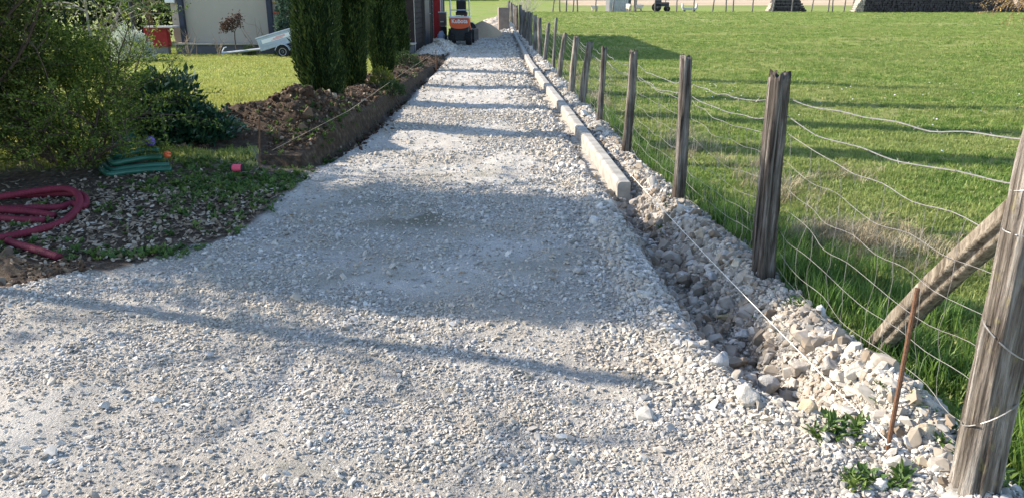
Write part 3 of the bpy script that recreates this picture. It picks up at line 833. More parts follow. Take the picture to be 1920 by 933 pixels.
# ------------------------------------------------------------------ rods and strings
def rod(name, b, t, r, label, cat='rod', mat=RUST):
    o = MB().tube([Vector(b) - Vector((0, 0, .1)), b, Vector(b).lerp(Vector(t), .5), t], r, 8).build(name, mat, origin=b, smooth=False); flat_smooth(o); return tag(o, label, cat)
rod('iron_rod', (1.385, 2.48, hz(1.385, 2.48)), (1.398, 2.49, .69), .0085, 'rusty iron rod driven into the pale heap beside the corner post')
knot = Vector((1.388, 2.48, .085)); kend = at_y(1181, 326, 6.64)
mb = MB(); mb.tube([knot.lerp(kend, t) - Vector((0, 0, .015 * 4 * t * (1 - t))) for t in np.linspace(0, 1, 24)], .0022, 5, False)
mb.tube([knot + Vector((math.cos(a) * .0105, math.sin(a) * .0105, .004 * math.sin(3 * a))) for a in np.linspace(0, 19, 50)], .0022, 4, False)
tag(mb.build('string_line', STRING, origin=knot, smooth=True), 'taut white string from the rusty rod to the end of the kerb', 'string')
g = ground(487, 318); s0 = Vector((g.x, g.y, g.z))
rod('iron_rod', s0, at_y(486, 220, s0.y), .008, 'thin upright iron rod in front of the soil heap, near the pink spool')
sA = ground(512, 308) + Vector((0, 0, .05)); MP = at(655, 207, .37); Z1 = Vector((-1.93, 17.6, .33)); MID = Vector((-1.955, 13.2, .32))
stk = []
for p, top, lab in ((Vector((-1.93, 13.2, 0)), .40, 'short iron stake half way along the trench wall'), (Vector((-1.78, 18.6, 0)), .42, 'short iron stake at the far end of the trench by the gravel heap')):
    p.z = hz(p.x, p.y) - .02
    rod('iron_stake', p, (p.x, p.y, top), .012, lab, 'stake')
mb = MB(); A_, B_ = sA, Vector((-1.93, 13.2, .33)); C_ = Vector((-1.80, 18.6, .36))
mb.tube([A_.lerp(MP, t) for t in np.linspace(0, 1, 8)] + [MP.lerp(B_, t) for t in np.linspace(.1, 1, 8)] + [B_.lerp(C_, t) for t in np.linspace(.1, 1, 8)], .0032, 5, False)
STR2 = plain('tan string', (.30, .25, .18), .8, .1)
tag(mb.build('string_line', STR2, origin=sA, smooth=True), 'tan string stretched low along the top of the trench wall', 'string')
# pink spool
c = ground(446, 324); sp = empty('string_spool', c, 'small spool of bright pink string lying in the grass by the iron rod', 'spool')
PINK = plain('pink string', (.75, .10, .16), .7, .15, 90)
q = c + Vector((0, 0, .042))
flat_smooth(MB().lathe(q, [(.034, -.045), (.038, -.03), (.036, 0), (.038, .03), (.034, .045)], 'x', 18).build('thread', PINK, sp))
for sx in (-1, 1): flat_smooth(MB().lathe(q + Vector((.049 * sx, 0, 0)), [(.042, -.004), (.042, .004)], 'x', 18).build('flange', BLACK, sp))
mb = MB(); mb.tube([q + Vector((.03, -.035, -.03)), q + Vector((.10, -.02, -.03)), q + Vector((.17, -.04, -.035)), s0 + Vector((0, 0, .03))], .0028, 4, False); mb.build('loose_string', STR2, sp)

# ------------------------------------------------------------------ individual rocks
def rock(px, py, size, seed, label, col=(.5, .48, .44), rz=0, tilt=(0, 0), sink=.25):
    rgn = np.random.default_rng(seed); bm = bmesh.new(); bmesh.ops.create_icosphere(bm, subdivisions=4, radius=1)
    pl = [(Vector(rgn.normal(size=3)).normalized(), rgn.uniform(.5, .82)) for _ in range(12)]
    for v in bm.verts:
        for n_, d in pl:
            e = v.co.dot(n_) - d
            if e > 0: v.co -= n_ * e * .92
        v.co *= 1 + .10 * (mnoise.fractal(v.co * 1.6 + Vector((seed, 0, 0)), .9, 2, 4)) + .03 * mnoise.noise(v.co * 7 + Vector((seed, 3, 0)))
        v.co = Vector((v.co.x * size[0], v.co.y * size[1], v.co.z * size[2]))
    M = Matrix.Rotation(rz, 4, 'Z') @ Matrix.Rotation(tilt[0], 4, 'X') @ Matrix.Rotation(tilt[1], 4, 'Y')
    bmesh.ops.transform(bm, matrix=M, verts=bm.verts)
    me = bpy.data.meshes.new('rock'); bm.to_mesh(me); bm.free()
    key = 'limestone %.2f %.2f' % (col[0], col[2]); mt = bpy.data.materials.get(key)
    if mt is None:
        m = NT(key); p = m.objpos()
        cc = m.ramp(m.noise(14, 7, p, .65), [(.3, tuple(c * .62 for c in col)), (.55, col), (.75, tuple(min(1, c * 1.2) for c in col))])
        mt = m.bsdf(cc, .9, .15, m.bump(m.noise(45, 7, p, .7), .8, .012))
    o = link('rock', me, mt); flat_smooth(o, 38)
    g = ground(px, py); zs = max(abs((M @ Vector((a * size[0], b * size[1], c_ * size[2]))).z) for a in (-.6, .6) for b in (-.6, .6) for c_ in (-.8, .8))
    o.location = (g.x, g.y, g.z + zs * (.85 - sink)); return tag(o, label, 'rock')
rock(1207, 556, (.055, .035, .026), 1, 'flat pale rock lying alone on the gravel edge above the ditch', rz=.2)
rock(743, 602, (.026, .02, .024), 2, 'small pale stone out in the middle of the drive, just below the big shadow')
rock(1538, 592, (.03, .026, .05), 3, 'upright white pointed rock on the bank beside the tall grass', (.6, .6, .6), .4)
rock(1600, 712, (.085, .03, .034), 4, 'long cream slab tipped up against the pale heap', (.58, .53, .45), .55, (.25, -.35), .0)
rock(1436, 738, (.075, .06, .055), 5, 'big rounded grey boulder low in the ditch, touching a paler boulder', (.44, .425, .40), .7)
rock(1398, 748, (.06, .055, .05), 6, 'pale tan boulder low in the ditch, partly hidden by the gravel edge', (.5, .46, .40), 1.3)
rock(1512, 775, (.042, .04, .042), 7, 'ochre stained rock at the foot of the pale heap', (.47, .38, .26), .3)
rock(1498, 702, (.06, .045, .05), 8, 'square grey tan rock in the ditch below the string', (.42, .38, .33), .2)
rock(1555, 700, (.065, .05, .055), 9, 'dull grey rock wedged beside the long cream slab', (.36, .34, .31), 1.0)
rock(1365, 600, (.075, .04, .02), 10, 'flat ochre stone lying in the brown earth below the dark post', (.34, .27, .16), .1)
rock(1392, 632, (.045, .04, .04), 11, 'pale block of stone in the shaded ditch, under the flat ochre stone', (.5, .49, .47), .5)
rock(1350, 685, (.07, .05, .045), 12, 'blue grey boulder in the deepest shade of the ditch', (.40, .40, .40), .9)
rock(1690, 878, (.06, .042, .04), 13, 'large cream rock at the foot of the rusty rod', (.56, .52, .45), -.2)
rock(1782, 800, (.03, .028, .027), 14, 'rounded cream stone against the foot of the corner post', (.58, .53, .45), .7)
rock(1735, 812, (.04, .035, .03), 15, 'buff lump of stone between the rod and the corner post', (.52, .45, .34), .2)
rock(1650, 912, (.045, .03, .026), 16, 'white angular stone at the lower edge of the heap', (.6, .58, .55), .9)
rock(1300, 500, (.07, .045, .03), 17, 'wide grey slab in the ditch below the slim dark post', (.48, .46, .43), .3)
rock(1335, 520, (.07, .05, .035), 18, 'grey block among the rubble under the taut string', (.46, .45, .43), 1.2)
rock(1380, 500, (.05, .04, .04), 19, 'buff rock half way up the bank left of the broad dark post', (.5, .45, .36), .6)
rock(1235, 415, (.05, .04, .03), 20, 'cream rock near the kerb end, below the taut string', (.54, .49, .41), .4)
rock(1222, 360, (.04, .035, .035), 21, 'pale lump on the bank just right of the kerb end', (.58, .55, .5), .4)
rock(290, 752, (.03, .02, .018), 22, 'small grey stone among pebbles at the lower left of the drive', (.5, .49, .47), .1)
rock(198, 764, (.026, .02, .02), 23, 'round grey pebble at the far lower left, left of a flatter stone', (.44, .43, .42), .6)
rock(392, 668, (.026, .02, .018), 24, 'squat grey stone left of centre below the thin shadow line', (.42, .41, .4), .2)

# ------------------------------------------------------------------ conduit, hoses
def hose(mb, pts, rad, pitch=None, n=14):
    """smooth path through the points; ribbed when pitch is given"""
    P0 = [Vector(p) for p in pts]; P_ = []
    for i in range(len(P0) - 1):
        p0, p1, p2, p3 = P0[max(0, i - 1)], P0[i], P0[i + 1], P0[min(len(P0) - 1, i + 2)]
        for s in np.linspace(0, 1, 10, endpoint=False):
            P_.append(.5 * ((2 * p1) + (p2 - p0) * s + (2 * p0 - 5 * p1 + 4 * p2 - p3) * s * s + (3 * p1 - p0 - 3 * p2 + p3) * s ** 3))
    P_.append(P0[-1])
    if pitch:
        d = np.r_[0, np.cumsum([(b - a).length for a, b in zip(P_, P_[1:])])]; m_ = int(d[-1] / pitch * 3); tt = np.linspace(0, d[-1], m_); A = np.array([tuple(p) for p in P_])
        P_ = [Vector((np.interp(t, d, A[:, 0]), np.interp(t, d, A[:, 1]), np.interp(t, d, A[:, 2]))) for t in tt]
        r = [rad * (1.0 if i % 3 else .86) for i in range(m_)]
    else: r = rad
    mb.tube(P_, r, n)
CR = .028
def cp(px, py, lift=0.0):
    g = ground(px, py + 8); return Vector((g.x, g.y, hz(g.x, g.y) + CR + lift))
MAR = plain('red conduit plastic', (.15, .018, .034), .7, .25, 9, .25)
mb = MB()
hose(mb, [cp(-60, 462), cp(0, 446), cp(60, 434), cp(112, 418), cp(140, 402, .01), cp(152, 386, .03), cp(146, 372, .05), cp(122, 366, .06), cp(70, 368, .05), cp(10, 376, .04), cp(-70, 385, .03)], CR, .024)
hose(mb, [cp(-80, 400), cp(-10, 391), cp(60, 390), cp(110, 388), cp(138, 381), cp(157, 388, .005), cp(163, 376, .01), cp(150, 366, .02), cp(100, 364, .01), cp(30, 366), cp(-70, 372)], CR, .024)
hose(mb, [cp(-80, 402, .03), cp(0, 399, .03), cp(60, 401, .02), cp(103, 404)], CR, .024)
hose(mb, [cp(-80, 408), cp(0, 408), cp(40, 411), cp(85, 412)], CR, .024)
hose(mb, [cp(14, 450), cp(30, 456), cp(62, 466), cp(112, 482)], CR * .95, .024)
o = mb.build('conduit_coil', MAR, origin=cp(60, 410), smooth=True); tag(o, 'coil of dark red ribbed conduit lying on leaf litter under the bush', 'conduit coil')
c0 = ground(275, 312); hc = empty('garden_hose', c0, 'green garden hose coiled on the grass beside the bushes', 'hose')
HG = plain('green hose', (.02, .105, .07), .4, .2, 8, .5)
mb = MB()
def hp(px, py, lift=0.0): g = ground(px, py); return Vector((g.x, g.y, hz(g.x, g.y) + .022 + lift))
for k, (y0_, y1_, xe, lf) in enumerate(((330, 322, 322, 0), (324, 314, 318, .0), (320, 308, 306, .045), (314, 303, 300, .09), (306, 298, 268, .12), (300, 290, 258, .15))):
    hose(mb, [hp(225 + 6 * k, y0_ - 26, lf), hp(192 + 8 * k, y0_ - 12, lf), hp(205 + 5 * k, y0_ + 1 - k, lf), hp(240, (y0_ + y1_) / 2 + 1, lf), hp((230 + xe) / 2 + 8, y1_ + 1, lf), hp(xe, y1_, lf)], .026, None, 10)
mb.build('coil', HG, hc, smooth=True)
pc = hp(284, 303, .17); d = Vector((.85, -.35, .18)).normalized()
PUR = plain('violet plastic', (.10, .055, .36), .4, .1); ORG = plain('orange plastic', (.75, .14, .05), .45, .1)
MB().tube([pc - d * .16, pc - d * .02], .028, 12).build('connector', plain('grey plastic', (.35, .35, .38), .5), hc, smooth=False)
MB().tube([pc - d * .025, pc + d * .0, pc + d * .04, pc + d * .052], [.036, .045, .045, .036], 14).build('cap', PUR, hc).__setitem__('label', 'violet end cap')
pc = hp(313, 306, .06)
MB().tube([pc, pc + d * .03, pc + d * .045], [.03, .034, .026], 14).build('cap', ORG, hc).__setitem__('label', 'orange end cap')
# ------------------------------------------------------------------ foliage
def leaf_cloud(name, P_, D, L, W, rnd, mat, parent=None, origin=(0, 0, 0), bend=.0, roll=None, droop=0.0):
    """one small leaf (two triangles, folded on its midrib) per point; D = leaf direction"""
    n = len(P_); P_ = np.asarray(P_) - np.asarray(origin); D = D / np.linalg.norm(D, axis=1, keepdims=True)
    rv = RNG.normal(size=(n, 3)) if roll is None else roll
    S = np.cross(D, rv); S /= np.maximum(np.linalg.norm(S, axis=1, keepdims=True), 1e-6); Nn = np.cross(S, D)
    L = np.broadcast_to(L, n)[:, None]; W = np.broadcast_to(W, n)[:, None]
    a = P_; b = P_ + D * L * .45 + S * W * .5 + Nn * W * bend; c = P_ + D * L; d = P_ + D * L * .45 - S * W * .5 + Nn * W * bend
    c = c - np.array([0, 0, 1]) * L * droop
    V = np.stack([a, b, c, d], 1).reshape(-1, 3); I = np.arange(n) * 4
    me = np_mesh(name, V, [np.stack([I, I + 1, I + 2], -1), np.stack([I, I + 2, I + 3], -1)], False, {'rnd': np.repeat(rnd, 4)})
    return link(name, me, mat, parent)

def rdir(n):
    v = RNG.normal(size=(n, 3)); return v / np.linalg.norm(v, axis=1, keepdims=True)

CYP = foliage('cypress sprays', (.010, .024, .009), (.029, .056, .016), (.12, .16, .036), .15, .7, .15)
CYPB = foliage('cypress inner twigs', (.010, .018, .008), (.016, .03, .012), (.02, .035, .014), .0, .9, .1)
BARK = wood_mat('grey brown bark', ((.05, .037, .028), (.12, .095, .075), (.2, .17, .14)))
def cypress(px, py, Y, dia, H, label, seed, foot=.0):
    x = at_y(px, py, Y).x; z0 = hz(x, Y) - .03; o3 = (x, Y, z0)
    t = empty('cypress_tree', o3, label, 'cypress', 'cypresses along the trench')
    MB().tube([(x, Y, z0 - .15), (x + .02, Y, z0 + .8), (x, Y, z0 + H * .7)], [.07, .06, .02], 10).build('trunk', BARK, t)
    def rad(h, th):
        s = h / H
        base = np.interp(s, [0, .03, .08, .25, .55, .8, .95, 1], [.55, .82, .95, 1.0, .96, .72, .3, .04]) * dia / 2
        lump = .50 + .55 * vn(th * 2.2 + seed * 9, h * 1.5 + th * .4, seed) + .62 * vn(th * 6 + seed, h * 2.4 - th, seed + 5) - .06
        return base * np.clip(lump, .45, 1.3)
    nt, nh = 28, 70
    th = np.linspace(0, 2 * math.pi, nt, endpoint=False); hh = np.linspace(.02, H * .99, nh); TH, HH = np.meshgrid(th, hh)
    r = rad(HH, np.minimum(TH, 2 * math.pi - TH)) * .80
    V = np.stack([r * np.cos(TH), r * np.sin(TH), HH], -1).reshape(-1, 3); I = np.arange(nt * nh).reshape(nh, nt); J = np.roll(I, -1, 1)
    n = 26000
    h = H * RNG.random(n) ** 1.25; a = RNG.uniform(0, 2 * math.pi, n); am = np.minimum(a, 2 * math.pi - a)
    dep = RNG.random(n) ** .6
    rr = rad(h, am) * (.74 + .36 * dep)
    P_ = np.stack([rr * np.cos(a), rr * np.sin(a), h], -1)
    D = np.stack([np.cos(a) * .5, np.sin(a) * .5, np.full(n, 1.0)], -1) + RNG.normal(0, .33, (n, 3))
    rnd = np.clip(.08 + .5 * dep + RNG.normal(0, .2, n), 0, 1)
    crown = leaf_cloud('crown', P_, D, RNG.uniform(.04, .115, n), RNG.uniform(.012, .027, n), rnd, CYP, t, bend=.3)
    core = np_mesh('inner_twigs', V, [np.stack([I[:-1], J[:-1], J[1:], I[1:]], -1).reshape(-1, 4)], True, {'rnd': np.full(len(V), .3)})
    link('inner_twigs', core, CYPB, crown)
    if seed == 1:
        n = 2600; q = RNG.normal(0, 1, (n, 3)) * np.array([.055, .07, .12]) + np.array([.235, -.12, .30]); q[:, 2] = np.maximum(q[:, 2], .03)
        leaf_cloud('side_tuft', q, np.array([.35, -.1, 1]) + RNG.normal(0, .35, (n, 3)), RNG.uniform(.03, .08, n), RNG.uniform(.01, .022, n), np.clip(RNG.normal(.35, .25, n), 0, 1), CYP, t, bend=.3)
    if seed == 2:
        n = 900; s = RNG.random(n); q = np.stack([-.05 + .5 * s, -.30 + 0 * s, 1.42 + .18 * s - .30 * s * s], -1) + RNG.normal(0, .02, (n, 3))
        leaf_cloud('frond', q, np.stack([.9 + 0 * s, RNG.normal(0, .5, n), .3 - .9 * s + RNG.normal(0, .5, n)], -1), RNG.uniform(.04, .09, n), RNG.uniform(.01, .02, n), np.clip(RNG.normal(.6, .2, n), 0, 1), CYP, t, bend=.3)
    return t
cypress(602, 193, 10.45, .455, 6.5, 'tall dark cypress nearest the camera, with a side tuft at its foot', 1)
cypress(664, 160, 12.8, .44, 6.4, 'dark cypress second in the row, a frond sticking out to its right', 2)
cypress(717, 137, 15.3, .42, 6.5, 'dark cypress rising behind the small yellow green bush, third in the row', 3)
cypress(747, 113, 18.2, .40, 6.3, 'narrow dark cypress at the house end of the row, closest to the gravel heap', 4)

def blob_bush(name, c, rx, ry, rz_, n, L, W, mat, label, cat='bush', seed=1, group=None, hollow=.55, core=True, updir=.3, lumpf=1.0, part=None):
    c = Vector(c); t = empty(name, c, label, cat, group)
    d = rdir(n); d[:, 2] = np.abs(d[:, 2]) * 1.0 - .12
    l = .72 + .5 * vn(np.arctan2(d[:, 1], d[:, 0]) * 2.2 * lumpf + 9, d[:, 2] * 3 * lumpf + seed, seed) + .18 * vn(d[:, 0] * 7 + 20, d[:, 2] * 7 + d[:, 1] * 5 + 20, seed + 2) - .1
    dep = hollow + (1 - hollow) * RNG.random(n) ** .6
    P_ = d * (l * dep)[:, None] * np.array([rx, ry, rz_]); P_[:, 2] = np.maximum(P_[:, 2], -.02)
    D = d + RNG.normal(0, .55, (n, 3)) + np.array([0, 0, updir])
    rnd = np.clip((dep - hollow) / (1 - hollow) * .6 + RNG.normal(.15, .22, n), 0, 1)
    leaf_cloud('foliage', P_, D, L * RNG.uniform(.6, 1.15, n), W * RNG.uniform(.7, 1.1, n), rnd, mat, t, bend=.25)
    mb = MB()
    for k in range(9):
        a = 2 * math.pi * k / 9 + seed; s = .75
        e = c + Vector((math.cos(a) * rx * s * random.uniform(.3, 1), math.sin(a) * ry * s * random.uniform(.3, 1), rz_ * random.uniform(.5, .85)))
        mb.tube([c + Vector((math.cos(a) * .04, math.sin(a) * .04, -.08)), c.lerp(e, .5) + Vector((0, 0, .06 * rz_)), e], [.014, .010, .004], 5)
    mb.build('stems', BARK, t); return t

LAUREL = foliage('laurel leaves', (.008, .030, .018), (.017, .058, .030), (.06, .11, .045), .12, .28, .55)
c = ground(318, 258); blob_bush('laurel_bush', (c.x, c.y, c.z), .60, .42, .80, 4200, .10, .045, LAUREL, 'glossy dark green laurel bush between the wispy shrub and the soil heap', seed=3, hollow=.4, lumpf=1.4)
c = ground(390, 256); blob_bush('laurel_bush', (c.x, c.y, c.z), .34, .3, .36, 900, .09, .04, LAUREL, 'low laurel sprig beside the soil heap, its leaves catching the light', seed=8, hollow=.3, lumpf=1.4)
YB = foliage('yellow green small leaves', (.05, .075, .012), (.12, .16, .022), (.26, .27, .045), .3)
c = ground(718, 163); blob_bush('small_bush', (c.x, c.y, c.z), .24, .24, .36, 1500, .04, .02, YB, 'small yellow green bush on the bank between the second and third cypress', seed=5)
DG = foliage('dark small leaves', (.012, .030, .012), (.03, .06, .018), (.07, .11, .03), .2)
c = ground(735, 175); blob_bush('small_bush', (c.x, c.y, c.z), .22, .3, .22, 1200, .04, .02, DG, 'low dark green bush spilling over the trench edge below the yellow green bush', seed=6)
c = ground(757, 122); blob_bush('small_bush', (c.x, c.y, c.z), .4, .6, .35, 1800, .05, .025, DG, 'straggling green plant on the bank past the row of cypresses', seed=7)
PALE = foliage('silver green leaves', (.16, .21, .16), (.36, .41, .33), (.62, .64, .54), .25, .6)
c = at_y(250, 104, 20.5); blob_bush('variegated_shrub', (c.x, c.y, hz(c.x, c.y)), .62, .6, .98, 7000, .06, .026, PALE, 'round silvery white shrub at the edge of the lawn by the red wall', seed=9, hollow=.5, lumpf=.6)
c = at_y(468, 106, 23.4); blob_bush('box_bush', (c.x, c.y, hz(c.x, c.y)), .22, .22, .36, 1500, .04, .02, DG, 'small clipped round dark bush between the sapling and the trailer', seed=10, lumpf=.4)
IVY = foliage('ivy leaves', (.02, .045, .03), (.05, .10, .06), (.14, .2, .13), .2, .35, .4)
c = at_y(541, 100, 23.6); blob_bush('ivy_column', (c.x, c.y, hz(c.x, c.y)), .34, .3, 2.6, 3600, .10, .06, IVY, 'tall column of grey green ivy against the beige wall behind the trailer', 'climber', seed=11, hollow=.6, lumpf=1.2)

# wispy shrub in front on the left
WISP = foliage('wispy shrub leaves', (.022, .032, .011), (.078, .106, .024), (.27, .29, .056), .43)
WISP2 = foliage('new shrub leaves', (.035, .062, .014), (.115, .18, .03), (.29, .35, .06), .45)
WBARK = plain('shrub bark', (.075, .055, .045), .9, .3, 20)
def wispy(cx, cy, base_r, H, reach, ns, per, label, seed, vol=None, leafn=1.0, lmat=None):
    z0 = hz(cx, cy); t = empty('wispy_shrub', (cx, cy, z0), label, 'shrub'); rg = np.random.default_rng(seed)
    mb = MB(); P_, D = [], []
    def shoot(p, d, ln, r, k, leaves):
        pts_ = [Vector(p)]; d = Vector(d).normalized()
        st = ln / k
        for i in range(k):
            d = (d + Vector(rg.normal(0, .13, 3)) + Vector((0, 0, -.05 - .05 * i / k))).normalized(); pts_.append(pts_[-1] + d * st)
        for q in pts_:
            if q.z < z0 + .02: q.z = z0 + .02 + rg.uniform(0, .05)
        mb.tube(pts_, [r * (1 - .75 * i / k) for i in range(k + 1)], 4 if r < .012 else 6, False)
        if leaves:
            A = np.array([tuple(q) for q in pts_]); n = int(per * ln * leafn); tt = rg.uniform(.12, 1.0, n) ** .8 * k
            i0 = np.minimum(tt.astype(int), k - 1); f = (tt - i0)[:, None]; q = A[i0] * (1 - f) + A[i0 + 1] * f
            P_.append(q + rg.normal(0, .018, (n, 3))); D.append((A[i0 + 1] - A[i0]) / st + rg.normal(0, .8, (n, 3)))
        return pts_
    for s in range(ns):
        a = rg.uniform(0, 2 * math.pi); b = (cx + base_r * rg.random() * math.cos(a), cy + base_r * rg.random() * math.sin(a), z0 - .05)
        out = rg.uniform(.12, reach); d = (math.cos(a) * out, math.sin(a) * out, 1)
        ln = H * rg.uniform(.55, 1.0) / (1 + .25 * out); k = 9
        main = shoot(b, d, ln, rg.uniform(.008, .018), k, False)
        for j in range(14):
            i = int(rg.integers(1, k + 1)); a2 = rg.uniform(0, 6.28)
            dd = (main[i] - main[i - 1]).normalized() * .6 + Vector((math.cos(a2), math.sin(a2), rg.uniform(-.25, .7))) * .8
            shoot(main[i], dd, rg.uniform(.35, .95) * (1 - .35 * i / k), .004, 5, True)
    mb.build('branches', WBARK, t)
    if vol:
        n = vol[3]; d = rdir(n); d = np.sign(d) * np.abs(d) ** .7; l = .62 + .6 * vn(np.arctan2(d[:, 1], d[:, 0]) * 2.5 + 9, d[:, 2] * 4 + 20, seed); q = d * (l * (.35 + .65 * RNG.random(n) ** .5))[:, None] * np.array(vol[:3])
        q = q + np.array([cx, cy, z0 + vol[2] * .98]); cl = fbm(q[:, 0] * 3.2 + q[:, 2] * 1.3, q[:, 1] * 3.2 + q[:, 2] * 2.1, seed, 2); k = (RNG.random(n) < np.maximum(sst(.30, .42, cl), sst(1.6, 2.2, q[:, 2] - z0)) * np.interp(q[:, 2] - z0, [.1, .6, 1.2], [.3, .6, 1])) & (q[:, 2] > z0 + .15)
        P_.append(q[k]); D.append(RNG.normal(0, 1, (int(k.sum()), 3)) + np.array([0, 0, .3]))
    P_, D = np.concatenate(P_), np.concatenate(D); n = len(P_)
    P_[:, 2] = np.maximum(P_[:, 2], z0 + .02)
    leaf_cloud('foliage', P_, D, RNG.uniform(.02, .046, n) * np.interp(P_[:, 2] - z0, [1.6, 2.2], [1, 1.5]), RNG.uniform(.009, .019, n) * np.interp(P_[:, 2] - z0, [1.6, 2.2], [1, 1.6]), np.clip(RNG.normal(.45, .27, n), 0, 1), lmat or WISP, t, (cx, cy, z0), bend=.2)
    print('wispy leaves', n)
wispy(-5.5, 6.8, .75, 4.6, .26, 95, 95, 'big wispy dark stemmed shrub with tiny yellow green leaves behind the dark red conduit', 21, (1.5, 1.12, 2.2, 330000))
wispy(-4.25, 7.35, .45, 1.7, .75, 34, 110, 'lower spreading wispy shrub in front of the laurel, bright new leaves over the hose', 22, (.66, .5, .66, 34000), 1.0, WISP2)

# ------------------------------------------------------------------ trees
def branch_tree(name, c, H, label, cat, seed, trunk_r, levels, leaf=None, droop=0.0, leafL=.03, leafW=.015, leafs=30, bark=None, spread=.6, group=None, first=.25):
    c = Vector(c); t = empty(name, c, label, cat, group); rg = np.random.default_rng(seed); mt, mb = MB(), MB(); P_, D = [], []
    def grow(p, d, ln, r, lv, m_):
        k = 6; pts_ = [Vector(p)]; d = Vector(d).normalized()
        for i in range(k):
            d = (d + Vector(rg.normal(0, .12, 3)) + Vector((0, 0, -droop * (levels - lv)))).normalized(); pts_.append(pts_[-1] + d * ln / k)
        m_.tube(pts_, [r * (1 - .6 * i / k) for i in range(k + 1)], 8 if lv == levels else 4, False)
        if lv > 0:
            for j in range(9 if lv == levels else 6):
                i = int(rg.integers(max(1, int(first * k)) if lv == levels else 1, k + 1)); a = rg.uniform(0, 6.28)
                grow(pts_[i], d * .5 + Vector((math.cos(a), math.sin(a), rg.uniform(-.1, .6))) * spread, ln * rg.uniform(.45, .7), r * .45, lv - 1, mb)
        if lv <= 1 and leaf is not None:
            A = np.array([tuple(q) for q in pts_]); n = int(leafs * (1 if lv == 0 else .4)); tt = rg.uniform(0, 1, n) * k; i0 = np.minimum(tt.astype(int), k - 1); f = (tt - i0)[:, None]
            P_.append(A[i0] * (1 - f) + A[i0 + 1] * f + rg.normal(0, leafL * .4, (n, 3))); D.append(rg.normal(0, 1, (n, 3)) + np.array([0, 0, -.3 * (droop > 0)]))
    grow(c - Vector((0, 0, .1)), (0, 0, 1), H * .62, trunk_r, levels, mt)
    mt.build('trunk', bark or BARK, t); mb.build('branches', bark or BARK, t)
    if P_:
        P_, D = np.concatenate(P_), np.concatenate(D); n = len(P_)
        leaf_cloud('crown', P_, D, leafL * RNG.uniform(.6, 1.2, n), leafW * RNG.uniform(.7, 1.2, n), np.clip(RNG.normal(.5, .25, n), 0, 1), leaf, t, tuple(c), bend=.2)
    return t
PALEBARK = plain('pale grey bark', (.24, .22, .19), .85, .3, 14)
c = at_y(178, 100, 23.5); branch_tree('weeping_tree', (c.x, c.y, hz(c.x, c.y)), 4.4, 'pale stemmed weeping tree hung with yellow green catkins left of the palm', 'tree', 31, .05, 2, YB, .10, .05, .022, 40, PALEBARK, .7)
c = at_y(206, 100, 24.5); branch_tree('weeping_tree', (c.x, c.y, hz(c.x, c.y)), 4.2, 'thin pale weeping tree directly above the silvery shrub', 'tree', 32, .04, 2, YB, .10, .05, .022, 30, PALEBARK, .6)
DRED = foliage('dark red leaves', (.035, .018, .014), (.07, .035, .025), (.13, .08, .05), .2)
# sapling by the beige wall
c = at_y(445, 106, 23.2); c.z = hz(c.x, c.y); sp = empty('sapling', c, 'bare stemmed sapling with a small dark leafy head in front of the beige wall', 'sapling')
hd = at_y(436, 44, 23.2); mb = MB(); mb.tube([c - Vector((0, 0, .1)), c + Vector((-.02, 0, .5)), at_y(440, 60, 23.2), at_y(428, 48, 23.2)], [.022, .018, .012, .006], 6)
mb.tube([at_y(440, 60, 23.2), at_y(446, 48, 23.2), at_y(447, 33, 23.2)], [.012, .008, .004], 5); mb.tube([at_y(440, 62, 23.2), at_y(430, 55, 23.2), at_y(418, 48, 23.2)], [.01, .007, .003], 5); mb.build('trunk', BARK, sp)
P_ = np.concatenate([RNG.normal(tuple(at_y(x, y, 23.2)), (.07, .07, .06), (90, 3)) for x, y in ((420, 48), (428, 42), (437, 38), (445, 32), (446, 44), (432, 52), (422, 54))])
leaf_cloud('crown', P_, rdir(len(P_)), .07, .04, RNG.random(len(P_)), DRED, sp, tuple(c), bend=.2)
TAN = plain('bare tan twigs', (.27, .21, .15), .9, .3)
def bare_shrub(px, py, Y, H, n, label, seed, spread=.35, mat=None, name='bare_shrub'):
    c = at_y(px, py, Y); c.z = hz(c.x, c.y); rg = np.random.default_rng(seed); mb = MB()
    for k in range(n):
        a = rg.uniform(0, 6.28); s = rg.uniform(.1, spread); p = Vector(c) - Vector((0, 0, .05)); d = Vector((math.cos(a) * s, math.sin(a) * s, 1)); q = [p]
        for i in range(5): d = d.normalized() + Vector(rg.normal(0, .2, 3)); q.append(q[-1] + d.normalized() * H * rg.uniform(.6, 1) / 5)
        mb.tube(q, [.012 * (1 - .15 * i) for i in range(6)], 4, False)
        for j in range(3):
            i = int(rg.integers(2, 6)); b = Vector(rg.normal(0, 1, 3)); mb.tube([q[i], q[i] + b * H * .09, q[i] + b * H * .14 + Vector((0, 0, H * .05))], [.006, .005, .003], 3, False)
    return tag(mb.build(name, mat or TAN, origin=c), label, 'shrub')
bare_shrub(352, 107, 22.9, .95, 9, 'bare tan shrub with knotty twigs at the corner post of the beige wall', 41, .5)
bare_shrub(410, 106, 23.4, .7, 5, 'thin bare twigs along the beige wall left of the sapling', 42, .3)
bare_shrub(487, 100, 24.0, 1.4, 4, 'tall thin bare climber against the beige wall above the trailer', 43, .12)
GREYTW = plain('pale grey twigs', (.40, .37, .33), .9, .25)
c = at_y(986, 20, 62); bare_shrub(984, 22, 62, 2.6, 60, 'pale grey leafless thicket at the far end of the post fence', 44, .9, GREYTW)

